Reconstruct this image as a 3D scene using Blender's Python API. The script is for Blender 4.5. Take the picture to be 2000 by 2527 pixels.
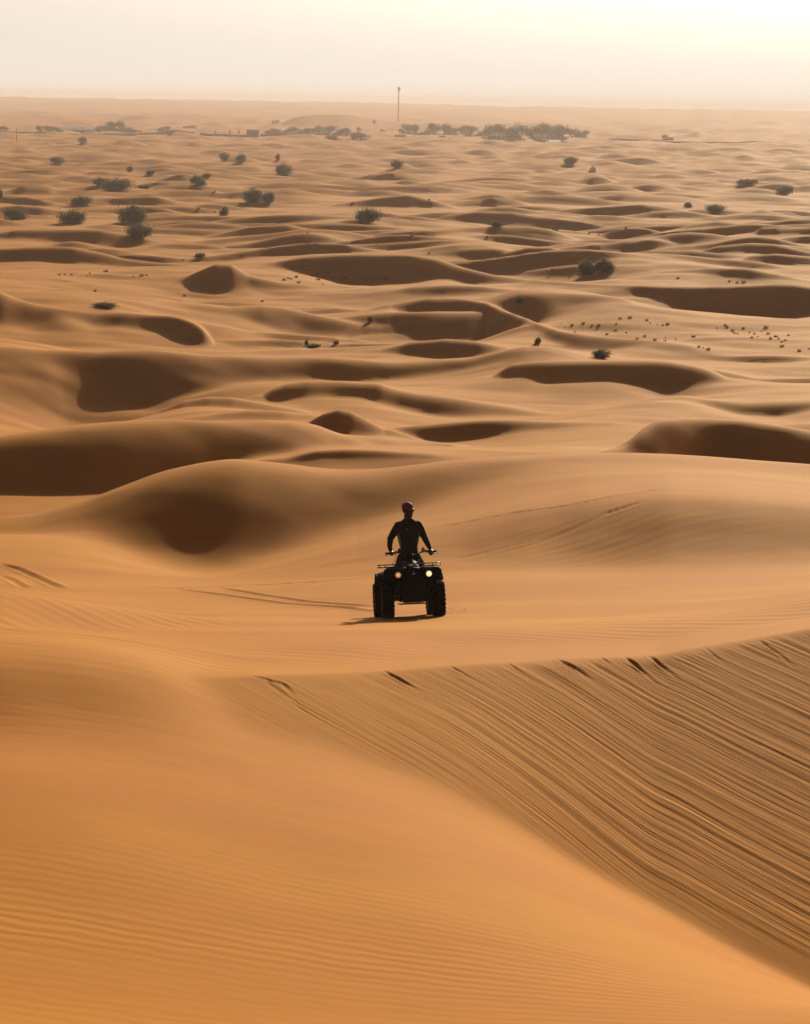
import bpy, bmesh, math, random
import numpy as np
from mathutils import Vector, Matrix

# ------------------------------------------------------------------ camera, sky, sun, exposure
for o in list(bpy.data.objects):
    bpy.data.objects.remove(o, do_unlink=True)
S = bpy.context.scene
COL = S.collection
FPX = 6000.0                      # focal length in pixels of the 2000 x 2527 photograph (about 85 mm)
CX, CY = 1000.0, 1263.5
PITCH = math.atan(1009.0 / FPX)
ROLL = math.radians(1.0)
CAMZ = 30.0
DUST_SKY = (14.9, 13.8, 12.1, 1)
SUN_AZ, SUN_EL = 15.0, 19.0       # degrees right of the view, above the horizon
EXPOSURE = 0.45

cam_d = bpy.data.cameras.new("camera")
cam = bpy.data.objects.new("camera", cam_d)
COL.objects.link(cam)
cam_d.sensor_fit = 'VERTICAL'
cam_d.sensor_height = 36.0
cam_d.lens = 36.0 * FPX / 2527.0
cam_d.clip_start = 0.2
cam_d.clip_end = 200000.0
fwd = Vector((0, math.cos(PITCH), -math.sin(PITCH)))
up0 = Vector((0, math.sin(PITCH), math.cos(PITCH)))
rgt = Vector((1, 0, 0)) * math.cos(ROLL) + up0 * math.sin(ROLL)
upv = -Vector((1, 0, 0)) * math.sin(ROLL) + up0 * math.cos(ROLL)
cam.matrix_world = Matrix(((rgt.x, upv.x, -fwd.x, 0), (rgt.y, upv.y, -fwd.y, 0), (rgt.z, upv.z, -fwd.z, CAMZ), (0, 0, 0, 1)))
S.camera = cam
S.render.resolution_x, S.render.resolution_y = 810, 1024

world = bpy.data.worlds.new("World")
S.world = world
world.use_nodes = True
wn, wl = world.node_tree.nodes, world.node_tree.links
wn.clear()
sky = wn.new('ShaderNodeTexSky')
sky.sky_type = 'NISHITA'
sky.sun_disc = False
sky.sun_elevation = math.radians(SUN_EL)
sky.sun_rotation = math.radians(SUN_AZ)
sky.air_density = 0.18
sky.dust_density = 5.3
sky.ozone_density = 1.0
sky.altitude = 0
tint = wn.new('ShaderNodeMix')
tint.data_type = 'RGBA'; tint.blend_type = 'MULTIPLY'
tint.inputs[0].default_value = 1.0
tint.inputs[7].default_value = (1.0, 0.90, 0.77, 1)
bg = wn.new('ShaderNodeBackground')
bg.inputs['Strength'].default_value = 0.05
wout = wn.new('ShaderNodeOutputWorld')
wl.new(sky.outputs[0], tint.inputs[6])
# dust layer hanging along the horizon all round
geo_w = wn.new('ShaderNodeTexCoord'); sep_w = wn.new('ShaderNodeSeparateXYZ')
wl.new(geo_w.outputs['Generated'], sep_w.inputs[0])
absz = wn.new('ShaderNodeMath'); absz.operation = 'ABSOLUTE'; wl.new(sep_w.outputs['Z'], absz.inputs[0])
mulz = wn.new('ShaderNodeMath'); mulz.operation = 'MULTIPLY'; mulz.inputs[1].default_value = -1 / 0.09; wl.new(absz.outputs[0], mulz.inputs[0])
expz = wn.new('ShaderNodeMath'); expz.operation = 'EXPONENT'; wl.new(mulz.outputs[0], expz.inputs[0])
facz = wn.new('ShaderNodeMath'); facz.operation = 'MULTIPLY'; facz.inputs[1].default_value = 0.97; wl.new(expz.outputs[0], facz.inputs[0])
dust = wn.new('ShaderNodeMix'); dust.data_type = 'RGBA'
wl.new(facz.outputs[0], dust.inputs[0]); wl.new(tint.outputs[2], dust.inputs[6])
dust.inputs[7].default_value = DUST_SKY
wl.new(dust.outputs[2], bg.inputs['Color'])
wl.new(bg.outputs[0], wout.inputs['Surface'])

sun_d = bpy.data.lights.new("sun", 'SUN')
sun_d.energy = 5.0
sun_d.angle = math.radians(0.6)
sun_d.color = (1.0, 0.87, 0.60)
sun = bpy.data.objects.new("sun", sun_d)
COL.objects.link(sun)
SUNV = Vector((math.sin(math.radians(SUN_AZ)) * math.cos(math.radians(SUN_EL)),
               math.cos(math.radians(SUN_AZ)) * math.cos(math.radians(SUN_EL)), math.sin(math.radians(SUN_EL))))
sun.rotation_euler = SUNV.to_track_quat('Z', 'Y').to_euler()
sun.location = SUNV * 100 + Vector((0, 0, CAMZ))

S.view_settings.view_transform = 'Standard'
S.view_settings.look = 'None'
S.view_settings.exposure = EXPOSURE
S.view_settings.gamma = 1.0
S.render.engine = 'CYCLES'
S.cycles.max_bounces = 6
S.cycles.diffuse_bounces = 3
S.cycles.volume_bounces = 1
S.cycles.transparent_max_bounces = 8

# ------------------------------------------------------------------ helpers
def tag(o, label=None, cat=None, group=None, kind=None):
    if label: o['label'] = label
    if cat: o['category'] = cat
    if group: o['group'] = group
    if kind: o['kind'] = kind
    return o

def node_mat(name, base=(0.5, 0.5, 0.5), rough=0.6, metal=0.0, spec=0.4, emis=None, estr=0.0, var=0.12, scale=8.0, bump=0.0):
    m = bpy.data.materials.new(name)
    m.use_nodes = True
    n, l = m.node_tree.nodes, m.node_tree.links
    b = n['Principled BSDF']
    b.inputs['Roughness'].default_value = rough
    b.inputs['Metallic'].default_value = metal
    b.inputs['Specular IOR Level'].default_value = spec
    tc = n.new('ShaderNodeTexCoord')
    no = n.new('ShaderNodeTexNoise')
    no.inputs['Scale'].default_value = scale
    no.inputs['Detail'].default_value = 5
    l.new(tc.outputs['Object'], no.inputs['Vector'])
    mx = n.new('ShaderNodeMix'); mx.data_type = 'RGBA'
    mx.inputs[6].default_value = tuple(c * (1 - var) for c in base) + (1,)
    mx.inputs[7].default_value = tuple(min(1, c * (1 + var)) for c in base) + (1,)
    l.new(no.outputs['Fac'], mx.inputs[0])
    l.new(mx.outputs[2], b.inputs['Base Color'])
    if bump:
        bp = n.new('ShaderNodeBump'); bp.inputs['Strength'].default_value = bump
        bp.inputs['Distance'].default_value = 0.01
        l.new(no.outputs['Fac'], bp.inputs['Height']); l.new(bp.outputs[0], b.inputs['Normal'])
    if emis:
        b.inputs['Emission Color'].default_value = tuple(emis) + (1,)
        b.inputs['Emission Strength'].default_value = estr
    return m

def px_ray(u, v):
    """photograph pixel -> (azimuth, downward tangent)"""
    a = (np.asarray(u, float) - CX) / FPX
    b = -(np.asarray(v, float) - CY) / FPX
    x = fwd.x + a * rgt.x + b * upv.x
    y = fwd.y + a * rgt.y + b * upv.y
    z = fwd.z + a * rgt.z + b * upv.z
    return np.arctan2(x, y), -z / np.hypot(x, y)

def hash2(ix, iy, seed):
    h = (ix.astype(np.int64) * 374761393 + iy.astype(np.int64) * 668265263 + seed * 1442695041) & 0xffffffff
    h = ((h ^ (h >> 13)) * 1274126177) & 0xffffffff
    h = (h ^ (h >> 16)) & 0xffffffff
    return h.astype(np.float64) / 4294967295.0

def vnoise(x, y, seed=0):
    ix, iy = np.floor(x), np.floor(y)
    fx, fy = x - ix, y - iy
    fx = fx * fx * fx * (fx * (fx * 6 - 15) + 10); fy = fy * fy * fy * (fy * (fy * 6 - 15) + 10)
    a, b = hash2(ix, iy, seed), hash2(ix + 1, iy, seed)
    c, d = hash2(ix, iy + 1, seed), hash2(ix + 1, iy + 1, seed)
    return (a * (1 - fx) + b * fx) * (1 - fy) + (c * (1 - fx) + d * fx) * fy - 0.5

def fbm(x, y, seed=0, oct=3):
    s, a = 0, 1.0
    for k in range(oct):
        s = s + a * vnoise(x * 2 ** k + 17.3 * k, y * 2 ** k - 9.1 * k, seed + k)
        a *= 0.5
    return s

# ------------------------------------------------------------------ the dune field (one sheet of sand, polar grid round the viewpoint)
# floor points between the dunes: pixel u, v and distance in metres
FLOOR = [
 # foreground slope
 (-200,2527,14),(0,2527,14.2),(500,2527,14.6),(1000,2527,15),(1500,2527,15.2),(2000,2527,15.4),(2200,2527,15.5),
 (-150,2300,16.4),(0,2300,16.5),(500,2330,16.7),(1000,2390,16.7),(1500,2440,16.7),(2000,2490,16.6),
 (-150,2060,19),(0,2065,19),(250,2085,19),(500,2128,19),(750,2175,19),(1000,2225,18.8),(1500,2350,18.5),(2000,2478,18.0),(2200,2500,18),
 (-150,1900,21.2),(0,1905,21.2),(400,1935,21.6),(700,1985,21.8),(1000,2060,21.6),(1400,2205,21.4),(1700,2330,21.2),(2000,2448,21.0),
 (-150,1760,24.1),(0,1765,24),(200,1765,24.2),(430,1775,24.6),
 (600,1795,25.3),(760,1837,25.3),(900,1880,25.3),(1000,1915,25.2),(1100,1955,25.1),(1300,2055,25),(1500,2168,25.0),(1700,2268,24.9),(1850,2345,24.85),(2000,2412,24.8),(2200,2500,24.8),
 (-150,1650,25.3),(0,1650,25.4),(200,1655,25.6),(400,1672,26.0),
 (-150,1560,28.5),(0,1565,28.8),(200,1575,29.3),(400,1600,29.5),(600,1620,30),(900,1600,32),
 # plain behind the streaked face
 (1100,1590,34.0),(1300,1580,35.2),(1500,1572,36.5),(1700,1555,37.5),(2000,1510,39.5),(2200,1480,40),
 (1000,1534,42.0),(1100,1528,42.5),(1200,1522,43.2),(1400,1512,44.0),(1600,1500,45.0),(1800,1482,46.0),(2000,1462,47.0),(2200,1440,48),
 (1000,1521,44.5),(1000,1505,46.5),(1100,1500,46.8),
 # valley left of the quad bike
 (-200,1470,46),(0,1478,46),(200,1496,46),(400,1522,46),(600,1533,45.5),(800,1533,45),
 (-200,1440,55),(0,1446,55),(250,1460,54),(500,1476,53),(750,1480,52),(900,1478,51),
 (-200,1385,63),(0,1385,63),(150,1400,62),(300,1405,63),(500,1425,65),(600,1420,64),(800,1400,60),(1000,1400,58),(1100,1440,53),(1300,1450,51),
 (1000,1330,64),(1150,1290,67),(1300,1240,70),(1100,1370,60),(1300,1340,62),
 (1500,1435,52.5),(1700,1430,53),(2000,1415,54),(2200,1400,55),
 (0,1320,70),(150,1330,69),(-200,1320,70),
 (-200,1300,90),(0,1290,92),(600,1250,92),(1000,1230,92),(1500,1200,94),(2000,1210,96),(2200,1210,96),
]
# each dune: name of line, crest polyline (u, v[, D]), D of crest, slope of lee face, toe polyline or offset, roundness, back slope
def dune(crest, D, alpha, toe, r=0.8, back=None, soft=None, mids=None, hit=1, taper=0.35):
    return dict(crest=crest, D=D, alpha=alpha, toe=toe, r=r, back=back, soft=soft, mids=mids, hit=hit, taper=taper)
DUNES = [
 # streaked face in front
 dune([(380,1684),(500,1672),(620,1665),(800,1660),(950,1655),(1100,1643),(1200,1636),(1300,1632),(1400,1625),(1500,1622),(1620,1617),(1700,1600),(1850,1576),(2000,1549),(2250,1500)],
      [(380,26.2),(640,27.3),(800,27.9),(1100,29.2),(1300,30.2),(1600,31.8),(2000,34.3),(2250,36)],
      [(380,5),(620,5),(1000,5.2),(1500,8.4),(2000,8.4),(2250,8.2)], None, r=0.12, back=0.175, soft=0.03),
 # left ridge just before the quad bike
 dune([(-250,1440),(0,1455),(120,1470),(250,1490),(400,1512),(600,1533),(750,1540),(900,1541)],
      [(-250,35),(0,36),(400,39),(900,41.5)], 2.0, None, r=0.7, back=0.26, soft=0.05, hit=0),
 # hump on the right
 dune([(880,1402),(1000,1362),(1060,1343),(1120,1322),(1200,1293),(1300,1262),(1450,1228),(1650,1207),(1800,1212),(2000,1232),(2250,1260)],
      [(880,63),(1650,61.5),(2250,62)], [(880,3),(1120,4),(1250,7),(1450,12),(2250,12)], [(1150,1390),(1300,1400),(1500,1412),(1700,1412),(2000,1400),(2250,1390)], r=1.8, back=0.12, soft=0.4, taper=0.3),
 # big dune behind the quad bike
 dune([(-250,1295),(0,1276),(100,1266),(200,1240),(300,1200),(400,1163),(500,1140),(580,1131),(700,1143),(800,1157),(860,1160),(950,1155),(1100,1137),(1250,1127),(1400,1121),(1550,1120),(1700,1128),(1850,1140),(2000,1151),(2250,1170)],
      [(-250,76),(200,75),(750,75),(1000,76.5),(1500,79),(2250,82)],
      [(-250,9),(0,9),(200,9),(330,17),(450,20.5),(600,22),(850,22.5),(1000,21.5),(1150,19),(1300,12),(1450,7),(2250,6)],
      [(-250,1340),(0,1330),(200,1320),(300,1352),(400,1385),(500,1405),(600,1402),(700,1375),(850,1318),(1000,1275),(1150,1225),(1300,1180)], r=2.2, back=0.22, soft=0.25),
 # dark dune left
 dune([(-250,1105),(-60,1085),(0,1075),(82,1063),(205,1047),(307,1040),(410,1037),(560,1037),(650,1037),(732,1041),(785,1051),(838,1071),(896,1074),(957,1079),(1019,1087),(1101,1094)],
      [(-250,103),(300,105),(800,110),(1101,117)],
      [(-250,22),(0,23),(200,27),(500,27),(650,23),(800,16),(900,9),(1100,6)],
      [(-250,1230),(0,1225),(300,1220),(500,1170),(600,1135),(700,1118),(800,1102),(900,1098),(1100,1112)], r=1.6, back=0.2),
 # small dark sliver
 dune([(640,1140),(711,1134),(750,1121),(785,1113),(855,1110),(930,1113),(1050,1124)], 98, 27, [(640,1142),(711,1139),(785,1130),(912,1131),(1050,1128)], r=0.3, back=0.16),
 # dark dune right
 dune([(1480,1120),(1546,1092),(1587,1057),(1628,1038),(1669,1032),(1751,1031),(1833,1036),(1915,1045),(2000,1061),(2250,1100)],
      [(1480,101),(1587,107),(1750,112),(2250,108)], [(1480,20),(1600,22),(1800,27),(2250,27)], [(1480,1128),(1600,1135),(1800,1160),(2000,1180),(2250,1190)], r=1.0, back=0.2),
 # lens
 dune([(950,1062),(998,1053),(1101,1043),(1183,1038),(1265,1036),(1350,1039),(1505,1044)], 125, 28,
      [(950,1064),(1019,1086),(1110,1094),(1200,1085),(1280,1070),(1350,1062),(1402,1054),(1505,1045)], r=0.7),
 # little pyramid
 dune([(755,1048),(775,1034),(800,1020),(838,1010),(870,1016),(910,1038),(950,1060)], 120, 24, [(755,1060),(838,1078),(950,1070)], r=0.6, back=0.2),
 dune([(650,975),(675,958),(711,946),(761,941),(814,942),(855,941),(937,944),(978,959),(1039,971),(1142,983),(1265,1004),(1350,1022)], 146,
      [(650,24),(937,27),(1100,23),(1350,10)], [(650,985),(675,991),(773,975),(896,977),(978,998),(1060,1020),(1142,1032),(1350,1030)], r=1.1),
 dune([(355,1038),(400,1010),(451,988),(512,978),(574,979),(656,994),(732,1008),(770,1020)], 136, [(355,10),(500,15),(770,15)], [(355,1040),(450,1012),(560,1012),(700,1022),(770,1026)], r=1.0),
 dune([(520,1032),(560,1022),(615,1015),(660,1016),(700,1019),(750,1032)], 124, 20, [(520,1034),(615,1033),(700,1035),(750,1036)], r=0.6),
 # long ridge left to centre with the dark hollow
 dune([(-250,850),(0,856),(123,864),(246,868),(307,864),(369,864),(451,871),(533,877),(650,880),(814,882),(937,890),(998,891),(1060,888),(1162,883),(1224,869),(1285,857),(1350,854),(1400,864),(1456,886)],
      [(-250,168),(300,170),(1000,176),(1456,180)],
      [(-250,12),(0,12),(110,12),(170,25),(380,26),(470,14),(600,14),(750,24),(1000,29),(1200,26),(1290,18),(1350,8),(1456,6)],
      [(-250,900),(0,905),(120,930),(150,1000),(287,1010),(400,1006),(480,992),(560,955),(650,930),(814,940),(937,938),(1060,926),(1162,910),(1244,889),(1290,870),(1350,870),(1456,890)], r=1.3),
 dune([(1215,935),(1240,912),(1265,898),(1310,893),(1361,891),(1505,889),(1600,889),(1648,891),(1710,899),(1751,910),(1800,935)], 165,
      [(1215,24),(1500,25),(1800,24)], [(1215,937),(1300,941),(1341,953),(1402,950),(1500,945),(1600,965),(1648,976),(1700,965),(1800,940)], r=1.0),
 dune([(1690,978),(1760,985),(1850,990),(1956,988),(2050,985),(2250,985)], 140, 24, [(1690,985),(1751,1004),(1833,1028),(1915,1035),(2000,1018),(2250,1010)], r=1.2),
 dune([(1765,912),(1833,926),(1874,935),(2000,931),(2250,925)], 174, 29, 9, r=0.3),
 dune([(-250,700),(0,719),(41,737),(102,754),(164,764),(246,772),(307,771),(369,776),(430,781),(471,791),(504,807),(520,832),(530,850)],
      [(-250,214),(400,216),(530,208)], [(-250,26),(120,25),(160,16),(200,22),(530,22)],
      [(-250,790),(0,813),(74,821),(123,799),(143,789),(189,792),(230,811),(287,808),(389,823),(451,850),(504,854),(530,856)], r=1.0),
 dune([(590,756),(650,754),(711,760),(814,783),(896,801),(978,811),(1101,823),(1250,833)], 232, [(590,10),(690,12),(750,20),(850,16),(1250,6)],
      [(590,770),(700,812),(770,826),(850,824),(1000,822),(1250,838)], r=0.9),
 dune([(940,862),(1019,842),(1101,836),(1183,842),(1265,860)], 192, 24, [(940,864),(1019,870),(1101,884),(1183,882),(1224,870),(1265,862)], r=0.8),
 dune([(755,766),(834,760),(912,768),(960,778)], 246, 20, 14, r=0.5),
 dune([(965,750),(1060,733),(1142,735),(1203,748),(1265,774),(1306,788),(1341,803),(1402,821),(1505,832),(1628,842),(1710,854),(1780,875)], [(965,243),(1150,243),(1400,212),(1780,204)], [(965,18),(1080,23),(1180,15),(1320,6),(1400,9),(1470,18),(1580,9),(1780,5)], [(965,762),(1019,778),(1100,783),(1180,778),(1341,815),(1430,856),(1500,858),(1600,854),(1780,885)], r=1.3),
 dune([(950,722),(1019,708),(1101,704),(1183,707),(1265,715),(1350,723),(1423,735)], 276, 22, [(950,724),(1019,724),(1101,722),(1265,728),(1423,738)], r=0.7),
 dune([(430,700),(484,672),(533,652),(574,653),(615,679),(700,698),(760,706)], 286, [(475,22),(560,25),(700,20),(760,14)], [(475,700),(488,709),(533,729),(594,716),(656,723),(720,716),(760,710)], r=1.0),
 dune([(1290,720),(1423,724),(1484,727),(1546,737),(1587,756),(1669,776),(1751,785),(1874,794),(2000,803),(2250,815)], [(1290,240),(2250,225)],
      [(1290,12),(1400,17),(1500,12),(1600,5),(2250,5)], [(1290,735),(1361,758),(1423,764),(1500,755),(1600,765),(1800,795),(2250,822)], r=1.5),
 dune([(1320,690),(1423,700),(1546,705),(1669,707),(1792,706),(1915,700),(1956,700),(2000,707),(2250,730)], [(1320,290),(1750,272),(2250,270)], [(1320,18),(1600,22),(1750,27),(2250,27)],
      [(1320,698),(1423,708),(1546,718),(1610,733),(1669,750),(1695,776),(1751,783),(1853,790),(1915,787),(2000,771),(2250,780)], r=1.0),
 # farther dunes
 dune([(-250,620),(0,614),(82,609),(184,609),(246,622),(307,638),(369,646),(451,653),(500,660)], 332, 25, [(-250,655),(0,653),(82,649),(164,660),(287,664),(410,671),(500,663)], r=1.1),
 dune([(20,572),(41,568),(164,566),(246,566),(287,573),(369,589),(442,605)], 405, [(20,20),(250,20),(442,6)], [(20,590),(164,601),(287,608),(369,600),(442,608)], r=1.0),
 dune([(350,538),(430,532),(533,532),(700,536),(732,542),(834,560),(937,566)], 500, 22, 17, r=1.0),
 dune([(515,583),(615,560),(711,554),(773,568),(896,597),(980,606)], 432, [(515,20),(750,22),(980,5)], [(515,585),(615,577),(711,575),(790,580),(896,602),(980,610)], r=0.9),
 dune([(680,648),(691,644),(752,632),(896,626),(1019,629),(1080,638),(1142,659),(1224,679),(1347,695),(1420,704)], 312, [(680,22),(1100,27),(1420,14)],
      [(680,650),(793,668),(855,694),(937,698),(1019,692),(1101,686),(1142,700),(1224,702),(1420,710)], r=1.0),
 dune([(870,570),(998,566),(1101,564),(1224,558),(1306,560),(1361,566),(1402,581),(1440,596)], 432, 23, [(870,574),(937,585),(1060,579),(1224,579),(1306,604),(1402,590),(1440,598)], r=0.9),
 dune([(930,536),(1019,532),(1080,540),(1183,556)], 500, 20, [(930,552),(1040,560),(1183,560)], r=0.8),
 dune([(840,503),(937,487),(1011,480),(1060,491),(1121,511)], 575, 22, [(840,505),(937,500),(1060,508),(1121,514)], r=0.8),
 dune([(1110,530),(1183,521),(1265,523),(1347,540),(1400,550)], 520, 20, [(1110,532),(1200,540),(1347,548),(1400,554)], r=0.8),
 dune([(1080,610),(1130,604),(1200,605),(1240,612)], 356, 18, 15, r=0.8),
 dune([(1225,640),(1244,626),(1306,610),(1361,610),(1423,626),(1505,648),(1580,660)], 350, [(1225,22),(1400,24),(1580,10)], [(1225,645),(1306,655),(1380,650),(1450,652),(1580,664)], r=0.9),
 dune([(1530,630),(1607,618),(1710,618),(1792,626),(1850,632)], 345, 24, [(1530,632),(1628,645),(1710,650),(1850,636)], r=0.7),
 dune([(1780,606),(1853,599),(1915,603),(2000,622),(2250,640)], 362, 22, 17, r=0.8),
 dune([(1830,640),(1853,631),(1915,626),(2000,634),(2250,645)], 335, 22, 24, r=0.8),
 dune([(1650,668),(1751,661),(1853,663),(1915,675),(2000,700),(2100,720)], [(1650,304),(2100,290)], [(1650,18),(1850,24),(2100,10)], [(1650,680),(1751,688),(1853,693),(1915,692),(2000,706),(2100,724)], r=0.9),
 dune([(1850,580),(1882,560),(1935,563),(2000,560),(2250,552)], 405, 24, [(1850,583),(1882,590),(1935,592),(2250,588)], r=0.8),
 dune([(1815,528),(1882,517),(1956,532),(2250,540)], 535, 22, 17, r=0.8),
 dune([(1720,552),(1770,545),(1830,552)], 460, 20, 12, r=0.6),
 dune([(1785,572),(1830,560),(1860,556)], 425, 22, 14, r=0.5),
 dune([(1300,536),(1361,542),(1402,556)], 520, 22, 11, r=0.6),
 dune([(1400,516),(1505,508),(1587,503),(1669,515),(1751,532),(1840,548)], 560, [(1400,22),(1700,20),(1840,6)], 15, r=0.8),
 dune([(0,572),(40,566),(100,574)], 410, 14, 14, r=0.8),
]
# lee faces farther out: crest polyline and face height in pixels, distance follows from the level of the plain
FARD = [
 ([(0,446),(60,442),(150,446)],7),([(10,474),(60,458),(120,461),(170,478)],15),([(100,494),(200,487),(300,488),(383,482),(420,492),(480,510)],10),
 ([(0,510),(50,506),(100,510),(140,520)],13),([(195,434),(230,421),(265,424),(305,438)],11),([(250,400),(300,396),(350,391),(390,393),(450,402),(560,415),(640,421)],12),
 ([(320,472),(400,466),(490,470)],14),([(450,439),(500,428),(540,425),(600,432),(690,446)],10),([(560,470),(640,455),(700,448),(760,453)],10),
 ([(280,516),(340,508),(400,512),(465,528)],9),([(690,401),(760,391),(830,395),(875,403)],9),([(840,449),(900,443),(970,452)],14),
 ([(915,398),(1000,391),(1080,395),(1190,399)],10),([(1070,458),(1180,452),(1300,456),(1410,462)],14),([(1110,493),(1180,482),(1220,476),(1270,484),(1350,500)],8),
 ([(1185,494),(1220,486),(1270,492),(1325,506)],14),([(1195,516),(1270,507),(1340,509)],12),([(1160,421),(1200,414),(1250,415),(1350,421)],8),
 ([(1300,463),(1380,462),(1440,466),(1505,476)],8),([(1315,482),(1400,475),(1465,485)],9),([(1370,398),(1450,395),(1520,390),(1590,385),(1660,402)],12),
 ([(1555,477),(1640,472),(1700,475),(1775,486)],8),([(1695,404),(1780,396),(1880,398),(1970,406)],12),([(1625,427),(1720,415),(1760,418),(1805,433)],10),
 ([(1890,442),(1960,435),(2100,438)],9),([(185,362),(250,354),(307,346),(348,350),(396,367)],14),([(470,370),(540,364),(600,366),(700,372)],7),
 ([(560,386),(620,380),(680,384),(740,392)],8),([(900,372),(960,362),(1000,358),(1040,368),(1080,380)],10),([(1100,372),(1180,368),(1250,374)],8),
 ([(1240,352),(1330,358),(1400,362)],6),([(1560,385),(1640,376),(1700,382)],7),([(1780,370),(1860,366),(1930,372)],7),([(20,375),(90,370),(160,374)],6),
 ([(630,350),(700,345),(760,352)],6),([(1290,405),(1340,400),(1400,408)],8),([(20,420),(80,414),(150,420)],7),
]
MOUNDS = [([(680,306),(730,288),(770,281),(800,283),(850,280),(900,288),(960,297),(1060,306)],2800,14,7,10),
          ([(1000,309),(1080,302),(1160,303),(1230,312)],2750,9,6,8),([(1180,310),(1260,304),(1350,300),(1440,310),(1560,322)],2700,12,6,8),
          ([(1550,318),(1640,308),(1720,314),(1770,328)],3000,14,6,8),([(1690,332),(1725,321),(1765,333)],2500,10,8,5),
          ([(1780,322),(1850,314),(1920,316),(1990,330)],2900,12,6,8),([(560,318),(640,309),(700,314)],3000,6,6,6)]

def base_z(D):
    return np.interp(np.log(np.maximum(D, 1.0)), np.log([1, 8, 13, 30, 44, 70, 100, 150, 230, 330, 450, 600, 1000, 2400, 5000, 9000, 10000]),
                     [-1.95, -4.1, -5.4, -7, -9.3, -13.3, -16.0, -18.5, -21.0, -22.8, -24.0, -25.0, -27.2, -30, -24.0, -4.5, -3.0])

# --- scattered smooth interpolation of the floor in (azimuth, log distance) -> tangent
def d_fac(d):
    if d is DUNES[0]: return 1.0
    if d['r'] > 2.5: return 1.32
    am = max(a_[1] for a_ in d['alpha']) if isinstance(d['alpha'], list) else d['alpha']
    return 1.0 if am >= 26 else 1.24
def prep():
    pts = []
    for (u, v, D) in FLOOR:
        az, t = px_ray(u, v); pts.append((az, math.log(D), t, 1.0))
    for d in DUNES:
        us = np.array([c[0] for c in d['crest']], float); vs = np.array([c[1] for c in d['crest']], float)
        Dv = d['D']
        Ds = np.interp(us, [p[0] for p in Dv], [p[1] for p in Dv]) if isinstance(Dv, list) else np.full(len(us), float(Dv))
        al = d['alpha']
        fa = (lambda x: np.interp(x, [p[0] for p in al], [p[1] for p in al])) if isinstance(al, list) else (lambda x: np.full(np.shape(x), float(al)))
        az, t = px_ray(us, vs)
        # dense crest samples, smoothed
        n = max(12, int((us[-1] - us[0]) / 6))
        uu = np.linspace(us[0], us[-1], n)
        vv = np.interp(uu, us, vs); DD = np.interp(uu, us, Ds)
        k = max(1, n // 40); ker = np.hanning(2 * k + 3)[1:-1]; ker /= ker.sum()
        pad = len(ker) // 2
        def sm(a):
            a2 = np.concatenate([2 * a[0] - a[1:pad + 1][::-1], a, 2 * a[-1] - a[-pad - 1:-1][::-1]])
            return np.convolve(a2, ker, 'valid')
        kb = max(1, n // 11); kerb = np.hanning(2 * kb + 3)[1:-1]; kerb /= kerb.sum(); padb = len(kerb) // 2
        def smb(a):
            return np.convolve(np.pad(a, padb, 'edge'), kerb, 'valid')
        vv = sm(vv); DD = smb(DD)
        a2, t2 = px_ray(uu, vv)
        d['az'], d['t'], d['Dc'] = a2, t2, DD
        d['tan'] = np.tan(np.radians(smb(fa(uu)) if d is DUNES[0] else (np.minimum(31, smb(fa(uu)) * 1.06) if d['r'] > 2.1 or np.mean(DD) < 90 else np.minimum(28, 8 + 0.80 * smb(fa(uu))))))
        if d['toe'] is not None:
            if isinstance(d['toe'], list):
                tu = np.array([p[0] for p in d['toe']], float); tv = np.array([p[1] for p in d['toe']], float)
                n2 = max(2, int(abs(tu[-1] - tu[0]) / 120))
                tu2 = np.unique(np.concatenate([tu, np.linspace(tu[0], tu[-1], n2)])); tv = np.interp(tu2, tu, tv); tu = tu2
            else:
                tu = np.linspace(us[0], us[-1], max(3, int((us[-1] - us[0]) / 120))); tv = np.interp(tu, us, vs) + d['toe']
            cD = np.interp(tu, us, Ds); cv = np.interp(tu, us, vs); ta = np.tan(np.radians(fa(tu)))
            ca, ct = px_ray(tu, cv); taz, tt = px_ray(tu, np.maximum(tv, cv + 1))
            Dt = cD * (ta + ct) / (ta + tt)
            for a_, D_, t_ in zip(taz, Dt, tt):
                pts.append((a_, math.log(D_), t_, 1.0))
    for D in (620, 900):
        for a in np.linspace(-0.2, 0.2, 7):
            pts.append((a, math.log(D), -base_z(D) / D, 1.0))
    P = np.array(pts)
    return P
P = prep()
AX, AQ = 9.0, 5.2
def rbf_fit(P, lam=4e-5):
    X = np.column_stack([P[:, 0] * AX, P[:, 1] * AQ])
    y = P[:, 2] - (-base_z(np.exp(P[:, 1])) / np.exp(P[:, 1]))
    n = len(X)
    d2 = ((X[:, None, :] - X[None, :, :]) ** 2).sum(-1)
    K = 0.5 * d2 * np.log(d2 + 1e-9)
    # weight: keep relative precision in metres
    K += np.eye(n) * lam
    Pm = np.column_stack([np.ones(n), X])
    A = np.zeros((n + 3, n + 3)); A[:n, :n] = K; A[:n, n:] = Pm; A[n:, :n] = Pm.T
    sol = np.linalg.solve(A, np.concatenate([y, np.zeros(3)]))
    return X, sol
RX, RS = rbf_fit(P)
def rbf_eval(az, q):
    out = np.zeros(az.shape)
    X = az * AX; Y = q * AQ
    for i in range(len(RX)):
        d2 = (X - RX[i, 0]) ** 2 + (Y - RX[i, 1]) ** 2
        out += RS[i] * 0.5 * d2 * np.log(d2 + 1e-9)
    n = len(RX)
    return out + RS[n] + RS[n + 1] * X + RS[n + 2] * Y

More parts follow.
